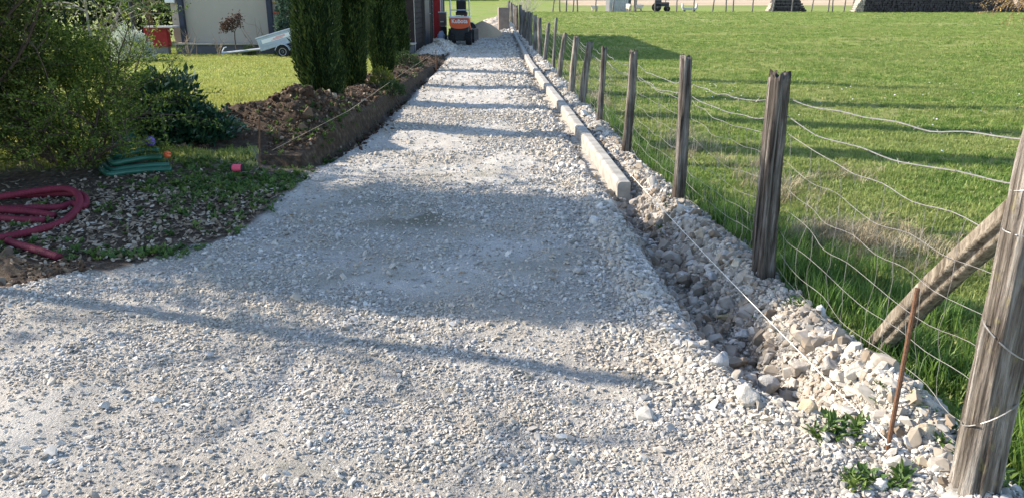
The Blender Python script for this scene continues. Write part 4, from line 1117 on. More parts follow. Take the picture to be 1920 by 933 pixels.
# palm
c = at_y(285, 92, 26.5); c.z = hz(c.x, c.y); pm = empty('palm', c, 'dark green fan palm in the shade between the red wall and the hedge', 'palm')
PALM = foliage('palm leaves', (.015, .05, .012), (.04, .11, .022), (.13, .22, .04), .2, .4, .4)
MB().tube([c - Vector((0, 0, .1)), c + Vector((.05, 0, 1.0)), c + Vector((0, 0, 1.6))], [.11, .10, .09], 10).build('trunk', BARK, pm)
V, Q, n0, rn = [], [], 0, []
for k in range(26):
    a = random.uniform(0, 6.28); e = random.uniform(-.35, 1.0); d = Vector((math.cos(a) * math.cos(e), math.sin(a) * math.cos(e), math.sin(e))); hub = Vector((0, 0, 1.55)) + d * random.uniform(.5, .8)
    s = d.cross(Vector((0, 0, 1))).normalized(); up = s.cross(d)
    V += [Vector((0, 0, 1.5)) + s * .015, Vector((0, 0, 1.5)) - s * .015, hub - s * .012, hub + s * .012]; q0 = len(V) - 4; Q.append((q0, q0 + 1, q0 + 2, q0 + 3)); v0 = random.random(); rn += [v0] * 4
    for j in range(15):
        f = (j / 14 - .5) * 3.6; dd = (d * math.cos(f) + s * math.sin(f)).normalized(); L_ = .62 * (1 - .12 * abs(f)); w = dd.cross(up).normalized() * .022; tip = hub + dd * L_ - Vector((0, 0, .16 * random.random())) + up * .05
        q0 = len(V); V += [hub, hub + dd * L_ * .55 + w + up * .03, tip, hub + dd * L_ * .55 - w + up * .03]; Q.append((q0, q0 + 1, q0 + 2, q0 + 3)); rn += [min(1, v0 * .7 + .3 * random.random())] * 4
link('crown', np_mesh('crown', [tuple(v) for v in V], [Q], False, {'rnd': np.array(rn)}), PALM, pm)

# hedge screen behind the garden
HEDGE = foliage('hedge leaves', (.006, .016, .006), (.013, .030, .010), (.03, .055, .016), .02)
hd = empty('hedge', (-17, 31, 0), 'high dark hedge closing the garden behind the palm', 'hedge')
n = 26000; P_ = np.stack([RNG.uniform(-10, 6.2, n), RNG.normal(0, .55, n), 5.0 * RNG.random(n) ** .8], -1); P_[:, 2] *= .75 + .5 * vn(P_[:, 0] * .8 + 40, P_[:, 0] * 0, 4)
leaf_cloud('foliage', P_, rdir(n), .22, .12, np.clip(RNG.normal(.4, .3, n), 0, 1), HEDGE, hd, bend=.2)
hb = MB()
for k in range(22): hb.tube([(-27 + k * .75, 31 + random.uniform(-.2, .2), -.2), (-27 + k * .75 + random.uniform(-.2, .2), 31, 3.6)], [.08, .02], 6, False)
hb.build('stems', BARK, hd)

# tree whose low twigs hang into the top right corner, seen against the log stack
BUD = foliage('orange brown buds', (.20, .12, .05), (.38, .25, .10), (.55, .42, .18), .2)
c = Vector((21.4, 30.5, hz(21.4, 30.5))); wt = empty('budding_tree', c, 'leafless tree with orange buds, its low twigs drooping in front of the long log stack', 'tree')
rgx = np.random.default_rng(51); mb, tw = MB(), MB(); mb.tube([c - Vector((0, 0, .2)), c + Vector((.1, 0, 1.4)), c + Vector((0, .1, 3.2)), c + Vector((.2, .2, 6))], [.24, .2, .15, .05], 10, False); Pb = []
for k in range(95):
    a = rgx.uniform(0, 6.28) if k > 34 else rgx.uniform(2.6, 3.9); h = rgx.uniform(1.6, 5.5) if k > 34 else rgx.uniform(1.9, 2.9)
    d = Vector((math.cos(a), math.sin(a), rgx.uniform(.0, .35))); q = [c + Vector((0, 0, h))]; L_ = rgx.uniform(1.6, 3.6)
    for i in range(9): d = (d.normalized() + Vector(rgx.normal(0, .10, 3)) + Vector((0, 0, -.05 - .012 * i))); q.append(q[-1] + d.normalized() * L_ / 9); q[-1].z = max(q[-1].z, .7)
    tw.tube(q, [.022 * (1 - .095 * i) for i in range(10)], 4, False)
    for i in range(3, 10):
        for s in range(3):
            v = d.normalized() * .3 + Vector(rgx.normal(0, .3, 3)) + Vector((0, 0, -.1)); e = q[i] + v * .9; tw.tube([q[i], q[i].lerp(e, .5) + Vector((0, 0, .02)), e], [.007, .006, .004], 3, False)
            for f in np.linspace(.2, 1, 7): Pb.append(tuple(q[i].lerp(e, f)))
mb.build('trunk', BARK, wt); tw.build('twigs', plain('orange brown twigs', (.22, .15, .09), .8, .25), wt)
Pb = np.array(Pb); leaf_cloud('buds', Pb, rdir(len(Pb)), .06, .035, RNG.random(len(Pb)), BUD, wt, tuple(c))

# tall thin pole left of the picture whose shadow crosses the drive
pz = hz(-6.0, 5.12)
tag(MB().tube([(-6.0, 5.12, pz - .2), (-6.0, 5.12, pz + 1.9), (-6.0, 5.12, pz + 3.8)], [.068, .062, .052], 12).build('garden_pole', W_GREY, origin=(-6.0, 5.12, pz)), 'tall thin wooden pole standing in the garden by the wispy shrub', 'pole')

# ------------------------------------------------------------------ house
ZH = -.35; YH = 24.65
ho = empty('house', (-6.6, YH, 0), 'house with beige rendered front, dark boarded side wall and tiled roof behind the cypresses', 'house')
xl, xr_, yb, EA = at_y(326, 60, YH).x, -3.0, 37.0, 4.4
mb = MB(); mb.box(((xl + xr_) / 2, YH + .12, (EA + ZH) / 2), (xr_ - xl, .24, EA - ZH)); mb.box((xl + .12, (YH + yb) / 2 + .12, (EA + ZH) / 2), (.24, yb - YH - .24, EA - ZH)); mb.box(((xl + xr_) / 2, yb - .12, (EA + ZH) / 2), (xr_ - xl - .5, .24, EA - ZH))
mb.build('front_wall', RENDER_W, ho)
MB().box((xr_ - .55, YH - .03, (EA + ZH) / 2), (1.12, .06, EA - ZH - .02)).build('corner_boards', TIMBER, ho)
def board(o3, y0, y1, z0, z1, x, name, mat, step=.16):
    mb = MB(); z = z0
    while z < z1 - .01: mb.box((x - .02, (y0 + y1) / 2, z + step / 2), (.05, y1 - y0, step - .012), (0, -.10, 0)); z += step
    mb.box((x - .1, (y0 + y1) / 2, (z0 + z1) / 2), (.1, y1 - y0 - .01, z1 - z0)); return mb.build(name, mat, o3)
board(ho, YH + .25, 30.6, ZH, EA, xr_, 'boarded_wall', TIMBER); board(ho, 30.6, yb, 2.45, EA, xr_, 'boarded_wall', TIMBER)
dr = MB(); dr.box((xr_ + .04, 27.9, 1.0), (.08, 1.5, 2.2), bevel=.01); dr.build('door', plain('dark blue door', (.03, .045, .075), .4, .15), ho)
MB().box((xr_ + .045, 27.0, 1.05), (.10, .10, 2.3)).box((xr_ + .045, 28.8, 1.05), (.10, .10, 2.3)).box((xr_ + .045, 27.9, 2.2), (.10, 1.7, .1)).build('door_frame', plain('dark door frame', (.05, .045, .045), .5), ho)
MB().tube([(xr_ + .08, 28.5, 1.0), (xr_ + .13, 28.5, 1.0), (xr_ + .13, 28.38, 1.0)], .012, 6).build('handle', SILVER, ho)
pr = MB(); pr.box((xr_ + .17, 30.5, 1.7), (.26, .12, 4.05), bevel=.01); pr.build('red_post', RED, ho)
MB().box((xr_ + .20, 30.70, 1.7), (.2, .26, 4.05), bevel=.01).build('grey_jamb', plain('pale grey post', (.33, .30, .31), .7), ho)
# carport inside: back wall and floor
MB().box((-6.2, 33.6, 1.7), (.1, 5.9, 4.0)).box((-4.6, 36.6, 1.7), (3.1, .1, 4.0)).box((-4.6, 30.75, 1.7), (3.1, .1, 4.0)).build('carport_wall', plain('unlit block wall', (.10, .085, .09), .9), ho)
MB().prism([(-3.1, -.2), (-4.6, -.2), (-4.6, .95), (-3.1, 1.75)][::-1], 'y', 36.3, 36.45).build('ramp_panel', plain('pale board', (.30, .29, .30), .8), ho)
TILE = NT('roof tiles'); _p = TILE.geo(); TILE = TILE.bsdf(TILE.ramp(TILE.noise(5, 5, _p), [(.3, (.13, .06, .045)), (.7, (.25, .12, .085))]), .9)
def roof_outline(e): return [(xl - .3, EA + .02), ((xl + xr_) / 2, EA + 1.35), (xr_ + .28, EA + .02), (xr_ + .28, EA - .12), ((xl + xr_) / 2, EA + 1.2), (xl - .3, EA - .12)]
mb = MB()
ol = roof_outline(0); mb.prism(ol, 'y', YH - .25, yb + .2); rf = mb.build('roof', TILE, ho)
MB().prism([(xl + .05, EA + .005), ((xl + xr_) / 2, EA + 1.19), (xr_ - .05, EA + .005)], 'y', YH + .03, YH + .2).build('gable', RENDER_W, ho)
MB().box((-4.6, 35.2, 4.75), (.5, .6, 1.5), bevel=.02).build('chimney', plain('brick chimney', (.25, .12, .08), .9), rf)
# plinth, posts, pipes
MB().box(((xl + xr_) / 2 + .1, YH - .22, ZH + .27), (xr_ - xl - .2, .44, .54), bevel=.01).build('plinth', plain('dark grey plinth', (.10, .10, .11), .9), ho)
MB().box(((xl + xr_) / 2 + .1, YH - .23, ZH + .565), (xr_ - xl - .1, .52, .045), bevel=.008).build('terrace_edge', plain('pale terrace edge', (.38, .34, .28), .8), ho)
for px in (343, 508):
    x = at_y(px, 50, YH - .12).x; MB().box((x, YH - .10, (EA + .2) / 2), (.15, .15, EA - .25), bevel=.01).build('wall_post', DARKSTEEL, ho)
x0, x1 = at_y(512, 10, YH - .06).x, at_y(560, 10, YH - .06).x
MB().tube([(x0, YH - .08, 1.43), (x1, YH - .08, 1.44)], .026, 8).build('pipe', plain('yellow pipe', (.5, .36, .1), .5), ho)['label'] = 'yellow pipe along the wall'
MB().tube([(x0, YH - .08, 1.11), (x1, YH - .08, 1.12)], .026, 8).build('pipe', plain('orange red pipe', (.6, .08, .03), .5), ho)['label'] = 'orange red pipe along the wall'
x = at_y(331, 8, YH).x; MB().box((x - .15, YH - .06, 1.48), (.3, .18, .16), bevel=.03).build('wall_lamp', WHITE, ho)
MB().box((x + .05, YH - .04, 1.66), (.28, .06, .1), bevel=.01).build('blue_plate', plain('blue paint', (.03, .12, .5), .5), ho)
# red garden wall with its pale slab
a, b = at_y(278, 86, 24.2), at_y(324, 86, 24.2); rw = empty('garden_wall', ((a.x + b.x) / 2, 24.2, hz(a.x, 24.2)), 'low red garden wall with a pale slab on top beside the silvery shrub', 'wall')
MB().box(((a.x + b.x) / 2 - .1, 24.3, .42), (b.x - a.x - .05, .25, .56), bevel=.01).build('wall_body', RED, rw)
MB().box(((a.x + b.x) / 2 - .1, 24.32, -.03), (b.x - a.x - .12, .2, .36), bevel=.01).build('wall_base', plain('grey wall base', (.2, .19, .18), .9), rw)
MB().box(((a.x + b.x) / 2 + .1, 24.22, .72), (b.x - a.x + .1, .5, .05), bevel=.01).build('coping', plain('pale coping', (.55, .52, .48), .7), rw)
dp = at_y(258, 95, 26); tag(MB().tube([(dp.x, 26, -.3), (dp.x, 26, 3.6)], .075, 12).build('dark_post', DARKSTEEL, origin=(dp.x, 26, -.2)), 'slim dark post standing in front of the palm', 'post')

# ------------------------------------------------------------------ trailer
TY = 22.6
def tp(px, py, Y=TY): return at_y(px, py, Y)
wc = tp(533, 97); gz = hz(wc.x, TY); wr = wc.z - gz
tr = empty('trailer', (wc.x, TY, gz), 'small light blue grey box trailer tipped onto its drawbar on the lawn', 'trailer')
ax = (tp(553, 53) - tp(485, 73)); angT = math.atan2(ax.z, ax.x); W_ = 1.05
def tl(u, v, w=0): # along the box, up from its floor, across
    o = tp(489, 97); d = Vector((math.cos(angT), 0, math.sin(angT))); n_ = Vector((-math.sin(angT), 0, math.cos(angT))); return o + d * u + n_ * v + Vector((0, w, 0))
H_ = (tp(485, 73) - tp(491, 97)).length; LB = 1.75
def pan(u0, u1, v0, v1, w0, w1, mat, name, bev=.006, par=None):
    mb = MB(); c8 = [mb.bm.verts.new(tl(u, v, w)) for u, v, w in ((u0, v0, w0), (u1, v0, w0), (u1, v1, w0), (u0, v1, w0), (u0, v0, w1), (u1, v0, w1), (u1, v1, w1), (u0, v1, w1))]
    for f in ((0, 1, 2, 3), (7, 6, 5, 4), (0, 4, 5, 1), (1, 5, 6, 2), (2, 6, 7, 3), (3, 7, 4, 0)): mb.bm.faces.new([c8[i] for i in f])
    if bev: bmesh.ops.bevel(mb.bm, geom=mb.bm.edges[:], offset=bev, segments=1, affect='EDGES')
    return mb.build(name, mat, par or tr)
side = pan(0, LB, 0, H_, 0, .03, ZINC, 'side_panel'); pan(0, LB, 0, H_, W_ - .03, W_, ZINC, 'side_panel'); pan(.002, .032, .003, H_ - .002, .032, W_ - .032, ZINC, 'front_panel'); pan(LB - .032, LB - .002, .003, H_ - .002, .032, W_ - .032, ZINC, 'tailgate'); pan(.035, LB - .035, .0, .03, .034, W_ - .034, ZINC, 'floor_panel')
pan(-.015, LB + .015, H_ - .012, H_ + .028, -.015, .034, ZINC, 'rim_rail')
pan(.10, LB - .1, .10, .115, -.012, -.002, ZINC, 'pressing', .003, side); pan(.06, .09, .06, H_ - .06, -.012, -.002, ZINC, 'pressing', .003, side)
pan(.12, 1.02, H_ * .50, H_ * .80, -.010, -.003, WHITE, 'stripe', .002, side)
mb = MB()
for i, (u, v, l) in enumerate(((.40, .56, .36), (.46, .64, .36), (.54, .71, .28))):
    q = [tl(u, H_ * v, -.012), tl(u + l, H_ * v, -.012), tl(u + l, H_ * (v + .035), -.012), tl(u, H_ * (v + .035), -.012)]; mb.bm.faces.new([mb.bm.verts.new(p) for p in q])
mb.build('red_flash', plain('red marking', (.6, .08, .06), .5), side)
pan(.25, LB - .05, -.09, -.003, .06, .12, DARKSTEEL, 'chassis'); pan(.25, LB - .05, -.09, -.003, W_ - .12, W_ - .06, DARKSTEEL, 'chassis')
for w, lab in ((-.10, 0), (W_ + .10, 1)):
    c = Vector((wc.x, TY + w, wc.z)); wh = flat_smooth(MB().lathe(c, [(wr * .62, -.06), (wr * .9, -.065), (wr, -.035), (wr, .035), (wr * .9, .065), (wr * .62, .06)], 'y', 28).build('wheel', RUBBER, tr))
    flat_smooth(MB().lathe(c, [(wr * .18, -.062), (wr * .3, -.05), (wr * .45, -.052), (wr * .6, -.066), (wr * .61, -.03), (wr * .6, .05)], 'y', 24).build('rim', plain('pale wheel rim', (.5, .5, .5), .5), wh))
    MB().lathe(c, [(wr * .17, -.072), (wr * .17, -.05)], 'y', 12).build('hub', BLACK, wh)
    g0 = [(c.x + (wr + .05) * math.cos(a), c.z + (wr + .05) * math.sin(a)) for a in (2.95, 2.35, 1.75, 1.25, .7, .2)]; g1 = [(c.x + (wr + .03) * math.cos(a), c.z + (wr + .03) * math.sin(a)) for a in (2.95, 2.35, 1.75, 1.25, .7, .2)]
    MB().prism(g0 + g1[::-1], 'y', TY + w - .09, TY + w + .08).build('mudguard', ZINC, tr)
a, b = tp(425, 107, TY + W_ / 2), tp(510, 90, TY + W_ / 2); a.z = gz + .1
MB().tube([a, b, b.lerp(b + (b - a), .5)], .035, 4).build('drawbar', SILVER, tr)
MB().tube([a + Vector((.0, 0, .0)), a + Vector((-.12, 0, .0))], [.035, .05], 8).build('coupling', SILVER, tr)
q = a + Vector((-.1, 0, 0)); MB().tube([q + Vector((0, 0, -.1)), q + Vector((0, 0, .05)), q + Vector((.06, 0, .14)), q + Vector((.13, 0, .16))], .018, 6).build('handle', SILVER, tr)

# ------------------------------------------------------------------ wheel loader
LY = 27.3; LC = at_y(862, 84, LY); lz = hz(LC.x, LY); lx = LC.x + .01
ld = empty('wheel_loader', (lx, LY, lz), 'small orange wheel loader parked on the drive with its rear towards the camera', 'loader')
def lw(px, py, dy=0.0): return at_y(px, py, LY + dy)
def wheel(cx, cy, r, w):
    c = Vector((cx, cy, lz + r)); wh = flat_smooth(MB().lathe(c, [(r * .55, -w / 2), (r * .86, -w / 2), (r * .93, -w * .4), (r * .93, w * .4), (r * .86, w / 2), (r * .55, w / 2)], 'x', 26).build('wheel', RUBBER, ld))
    lug = MB()
    for k in range(16):
        a = 2 * math.pi * k / 16
        for sg in (-1, 1):
            aa = a + (0 if sg > 0 else math.pi / 16); p = c + Vector((sg * w * .24, math.cos(aa) * r * .955, math.sin(aa) * r * .955)); lug.box(p, (w * .52, r * .13, r * .12), (math.pi / 2 * 0 + aa - math.pi / 2, 0, 0), 0)
    lug.build('tread', RUBBER, wh); MB().lathe(c, [(r * .2, -w * .42), (r * .54, -w * .40), (r * .54, w * .40), (r * .2, w * .42)], 'x', 18).build('rim', ORANGE, wh)
r1 = .22
for dx in (-.295, .295): wheel(lx + dx, LY + .12, r1, .20); wheel(lx + dx * 1.12, LY + 1.35, r1, .20)
zt, zb, zo = lw(862, 35).z, lw(862, 72).z, lw(862, 54).z
x0, x1 = lw(841.5, 40).x, lw(880.5, 40).x; cxm = (x0 + x1) / 2; hw = (x1 - x0) / 2
mb = MB(); ol = [(cxm - hw * .97, zt), (cxm - hw, zt - .05), (cxm - hw * .93, zo + .10)] + [(cxm - hw * .93 * math.cos(t), zo + .10 - .11 * math.sin(t)) for t in np.linspace(.2, math.pi - .2, 12)] + [(cxm + hw * .93, zo + .10), (cxm + hw, zt - .05), (cxm + hw * .97, zt)]
mb.prism(ol[::-1], 'y', LY - .02, LY + .75); bmesh.ops.bevel(mb.bm, geom=mb.bm.edges[:], offset=.012, segments=2, affect='EDGES'); hood = mb.build('engine_hood', ORANGE, ld)
MB().box((cxm, LY + .34, zt + .035), (hw * 2.02, .80, .06), bevel=.012).build('hood_top', SILVER, ld)
mb = MB(); ow = [(cxm - hw * .86, zo + .12), (cxm - hw * .80, zb + .02), (cxm - hw * .55, zb - .06), (cxm + hw * .55, zb - .06), (cxm + hw * .80, zb + .02), (cxm + hw * .86, zo + .12)]; mb.prism(ow, 'y', LY + .02, LY + .8); mb.build('counterweight', BLACK, ld)
MB().box((cxm, LY + .75, lz + .24), (.34, 1.5, .2), bevel=.02).build('chassis', BLACK, ld)
MB().box((cxm + .02, LY + 1.1, zt - .22), (.5, .5, .4), bevel=.03).build('front_frame', plain('dark grey machine paint', (.06, .06, .065), .6), ld)
fr = MB(); RX0, RX1 = lw(841, 20).x, lw(877.5, 20).x; fr.tube([(RX0 + .02, LY + .62, zt + .05), (RX0 + .01, LY + .62, zt + .5), (RX0, LY + .66, 2.25), (RX0 + .12, LY + .68, 2.38), (RX1 - .12, LY + .68, 2.38), (RX1, LY + .66, 2.25), (RX1 + .01, LY + .62, zt + .5), (RX1 + .02, LY + .62, zt + .05)], .026, 10, True); fr.tube([(RX0 + .01, LY + .61, zt + .26), (RX1, LY + .61, zt + .26)], .018, 8); flat_smooth(fr.build('roll_bar', SILVER, ld))
MB().box((cxm + .03, LY + .95, zt + .14), (.40, .38, .12), bevel=.03).build('seat', BLACK, ld)
MB().box((cxm + .03, LY + .78, zt + .36), (.34, .10, .44), (.12, 0, 0), .04).build('backrest', BLACK, ld)
MB().tube([(cxm, LY + 1.5, zt + .05), (cxm, LY + 1.38, zt + .42)], .022, 8).build('steering_column', BLACK, ld)
MB().tube([(cxm + math.cos(a) * .15, LY + 1.37 + math.sin(a) * .06, zt + .44 + math.sin(a) * .14) for a in np.linspace(0, 6.29, 20)], .014, 6, False).build('steering_wheel', BLACK, ld)
for sx in (-1, 1):
    MB().box((cxm + sx * .27, LY + 1.9, .45), (.07, 1.3, .12), (-.25, 0, 0), .01).build('loader_arm', ORANGE, ld)
mb = MB(); mb.prism([(LY + 2.35, .05), (LY + 2.9, .02), (LY + 2.9, .05), (LY + 2.42, .09), (LY + 2.36, .45), (LY + 2.32, .45)], 'x', cxm - .55, cxm + .55); mb.build('bucket', plain('worn bucket steel', (.16, .15, .15), .5, .3, 8, .4, .5), ld)
# maker's lettering on the hood and a pale badge
fc = bpy.data.curves.new('lettering', 'FONT'); fc.body = 'Kubota'; fc.size = .185; fc.align_x = 'CENTER'; fc.extrude = .003; fc.offset = .004
ft = bpy.data.objects.new('lettering_text', fc); COL.objects.link(ft); bpy.context.view_layer.update(); tm = bpy.data.meshes.new_from_object(ft.evaluated_get(bpy.context.evaluated_depsgraph_get())); bpy.data.objects.remove(ft)
fo = bpy.data.objects.new('lettering', tm); COL.objects.link(fo); fo.parent = hood; fo.location = Vector((cxm + .01, LY - .024, (zt + zo) / 2 + .015)) - root_loc(ld); fo.rotation_euler = (R(90), 0, 0); tm.materials.clear(); tm.materials.append(WHITE)
MB().box((cxm - .01, LY - .024, zt - .055), (.06, .006, .03), bevel=.002).build('badge', WHITE, hood)
MB().box((cxm + hw * .6, LY + .1, zt + .085), (.12, .05, .05), bevel=.01).build('tail_lamp', RED, ld)

# things around the loader
c = at_y(831, 64, 28.9); c.z = hz(c.x, c.y); bx = empty('equipment_box', c, 'brown metal cabinet with a pale label standing on a dark base left of the loader', 'cabinet')
h0, h1 = at_y(831, 49, 28.9).z, at_y(831, 24, 28.9).z
MB().box((c.x, c.y, (h0 + h1) / 2), (.26, .3, h1 - h0), bevel=.01).build('body', plain('brown sheet', (.15, .10, .085), .6), bx)
MB().box((c.x, c.y, h1 + .012), (.30, .34, .03), bevel=.006).build('lid', SILVER, bx)
MB().box((c.x - .02, c.y - .153, h0 + .15), (.12, .006, .035)).build('label_plate', WHITE, bx)
MB().box((c.x + .02, c.y, (h0 + c.z) / 2 - .02), (.22, .24, h0 - c.z - .0)).build('stand', BLACK, bx)
def sack(px, py, Y, sx, sy, sz, label, col, seed):
    c = at_y(px, py, Y); c.z = hz(c.x, c.y); bm = bmesh.new(); bmesh.ops.create_icosphere(bm, subdivisions=4, radius=1)
    for v in bm.verts:
        v.co = Vector((math.copysign(abs(v.co.x) ** .7, v.co.x), math.copysign(abs(v.co.y) ** .7, v.co.y), math.copysign(abs(v.co.z) ** .75, v.co.z)))
        v.co *= 1 + .16 * mnoise.noise(v.co * 1.7 + Vector((seed, 0, 0))) + .07 * mnoise.noise(v.co * 5 + Vector((seed, 0, 0)))
        if v.co.z > .5: v.co.x *= .75; v.co.y *= .75
        v.co = Vector((v.co.x * sx, v.co.y * sy, (v.co.z + .95) * sz))
    me = bpy.data.meshes.new('plastic_sack'); bm.to_mesh(me); bm.free()
    for p in me.polygons: p.use_smooth = True
    o = link('plastic_sack', me, plain('pale sack %d' % seed, col, .45, .15, 6, .4)); o.location = c; return tag(o, label, 'sack')
sack(827, 70, 28.0, .14, .12, .22, 'upright pale blue plastic sack between the red post and the loader', (.36, .42, .58), 3)
sack(819, 68, 28.6, .10, .1, .15, 'slumped pale sack leaning towards the red post', (.42, .44, .52), 6)
# left kerb run by the heap
a, b = ground(775, 93), ground(808, 70); dv = (b - a); n = 3
for k in range(n):
    p, q = a.lerp(b, k / n), a.lerp(b, (k + .99) / n); mb = MB(); L_ = (q - p).length
    mb.box((0, L_ / 2, .06), (.10, L_, .26), bevel=.02); o = mb.build('kerb_stone', CONC); o.location = (p.x, p.y, hz(p.x, p.y) - .02); o.rotation_euler = (0, 0, math.atan2(-(q.x - p.x), q.y - p.y)); flat_smooth(o)
    tag(o, ['bluish kerb stone nearest the camera on the house side, behind the gravel heap', 'middle kerb stone of the short run on the house side', 'kerb stone of the short house side run closest to the red post'][k], 'kerb stone', 'kerb stones on the house side')
def heap(name, px, py, rx, ry, h, mat, label, seed, lump=.15, nrings=34, fine=14):
    c = ground(px, py); V = []; nr = 36; n_ = 96
    for i in range(nr + 1):
        s = i / nr
        for k in range(n_):
            a = 2 * math.pi * k / n_; e = 1 + .22 * (vn(math.cos(a) * 1.5 + 5, math.sin(a) * 1.5 + 5, seed) - .5); x, y = c.x + rx * s * e * math.cos(a), c.y + ry * s * e * math.sin(a)
            z = h * (1 - s) ** .9 * (1 - .25 * (1 - s)) * 1.25 + (fbm(x * fine, y * fine, seed) - .5) * lump * (1 - s ** 4)
            V.append((x, y, hz(x, y) + z - .03 * s))
    V = np.array(V, float); I = np.arange((nr + 1) * n_).reshape(nr + 1, n_); J = np.roll(I, -1, 1)
    me = np_mesh(name, V - np.array(c), [np.stack([I[:-1], I[1:], J[1:], J[:-1]], -1).reshape(-1, 4)[n_:], np.stack([np.full(n_, 0), I[1], J[1]], -1)], True)
    o = link(name, me, mat); o.location = c; return tag(o, label, 'heap'), V
GRAVEL_M = NT('heaped gravel'); _p = GRAVEL_M.geo(); _v = GRAVEL_M.voro(22, _p, 'Color'); _s = GRAVEL_M.n('ShaderNodeSeparateColor'); GRAVEL_M.l(_v, _s.inputs[0])
GRAVEL_M = GRAVEL_M.bsdf(GRAVEL_M.ramp(_s.outputs[0], [(0, (.34, .32, .28)), (.6, (.54, .51, .46)), (1, (.66, .63, .57))]), .9, .1, GRAVEL_M.bump(GRAVEL_M.voro(22, _p), 1.0, .03))
SAND_M = plain('brown sand', (.33, .25, .165), .95, .12, 9, .1, 0, .4, 120)
RUB_M = NT('rubble'); _p = RUB_M.geo(); RUB_M = RUB_M.bsdf(RUB_M.ramp(RUB_M.noise(9, 7, _p, .7), [(.3, (.20, .16, .12)), (.5, (.42, .37, .31)), (.7, (.60, .55, .48))]), .95, .1, RUB_M.bump(RUB_M.noise(18, 7, _p), 1, .06))
ha, HV = heap('gravel_heap', 822, 96, .72, 1.9, .34, GRAVEL_M, 'pale gravel heap in front of the loader on its left side', 61, .07)
hs, _ = heap('sand_heap', 905, 66, .92, 2.6, .62, SAND_M, 'smooth brown sand heap right of the loader', 62, .03, fine=4)
hr, RV = heap('rubble_heap', 930, 51, 1.15, 4.0, .55, RUB_M, 'rough heap of pale rubble and earth behind the sand, below the concrete block', 63, .38, fine=3)
n = 1500; k = RNG.integers(0, len(HV), n); q = HV[k] + RNG.normal(0, .05, (n, 3)) * np.array([1, 1, 0]); r = RNG.uniform(.015, .035, n)
scatter('heaped_gravel', stones, NS, q, RNG.uniform(0, 6.28, (n, 3)), np.stack([r, r, r], -1), label='loose stones on the pale gravel heap')
c = at_y(944, 37, 39); c.z = hz(c.x, c.y); tag(MB().box((c.x, c.y, .45), (.52, .55, 1.2), (0, 0, .1), .04).build('concrete_block', plain('grey brown concrete', (.22, .185, .17), .9, .25, 4, .1, 0, .4, 30), origin=c), 'square grey brown concrete block behind the rubble heap by the fence', 'block')
c = at_y(890, 49, 33); c.z = hz(c.x, c.y); bk = empty('digger_bucket', c, 'black curved digger bucket lying between the loader and the rubble heap', 'bucket')
ol = [(c.x - .17 + .42 * math.cos(t) * .6, .1 + .34 * math.sin(t)) for t in np.linspace(0, math.pi, 10)]; MB().prism([(x, z + .12) for x, z in ol] + [(c.x - .42, .0), (c.x + .1, .0)], 'y', c.y, c.y + .5).build('shell', BLACK, bk)
MB().box((c.x - .16, c.y - .012, .30), (.16, .012, .05)).build('label_plate', WHITE, bk)

# ------------------------------------------------------------------ far edge of the field
FY = 81.0
ff = empty('far_fence', (12, FY, 0), 'distant thin post and wire fence along the far edge of the field', 'fence')
fx = []
for k, px in enumerate((1036, 1050, 1062, 1074, 1083, 1117, 1148, 1190, 1228, 1268, 1300, 1336, 1361, 1375, 1410, 1448, 1485, 1521, 1553, 1561, 1582, 1598, 1635, 1711, 1747, 1781, 1812)):
    x = at_y(px, 20, FY).x; ln = random.uniform(-.12, .2); V, Fc = post_shape((x, FY, -.3), (x + ln, FY + random.uniform(-.1, .1), random.uniform(1.15, 1.5)), .17, .13, 1200 + k, n=8, rings=4)
    link('post', np_mesh('post', V - np.array((12, FY, 0)), Fc, True), W_GREY, ff); fx.append((x, ln))
mb = MB()
for z in (.45, .8, 1.1): mb.tube([(x + l * z / 1.2, FY, z) for x, l in fx], .010, 4, False)
mb.build('wire', WIRE, ff)
def far(px, Y=FY): return at_y(px, 10, Y).x
# corrugated shed
x0, x1 = far(1143, 84), far(1178, 84); sh = empty('shed', ((x0 + x1) / 2, 84, 0), 'grey corrugated metal shed with a dark open bay at the far field edge', 'shed')
mb = MB(); nC = 40; ol = [(x0 + (x1 - x0) * i / nC, 84 + .035 * math.sin(i * 1.6)) for i in range(nC + 1)]; mb.prism(ol + [(x1, 84.1), (x0, 84.1)], 'z', -.1, 2.6); mb.build('front_sheet', plain('weathered zinc sheet', (.36, .37, .39), .55, .25, 1.2, .3, .2), sh)
x2 = far(1192, 84); MB().box(((x0 + x2) / 2, 87.4, 1.2), (x2 - x0, .1, 2.7)).box((x0 + .05, 85.8, 1.2), (.1, 3.1, 2.7)).build('rear_sheet', plain('dark zinc sheet', (.12, .12, .13), .7), sh)
MB().box(((x0 + x2) / 2, 85.7, 2.66), (x2 - x0 + .4, 4.2, .1), (.06, 0, 0)).build('roof', plain('roof sheet', (.25, .25, .26), .6), sh)
MB().box((x2 - .08, 84.1, 1.2), (.16, .16, 2.8)).build('corner_post', W_GREY, sh)
WOOL = plain('wool', (.60, .54, .44), .95, .12, 5, .1, 0, .6, 30); SKIN = plain('sheep face', (.42, .36, .29), .9)
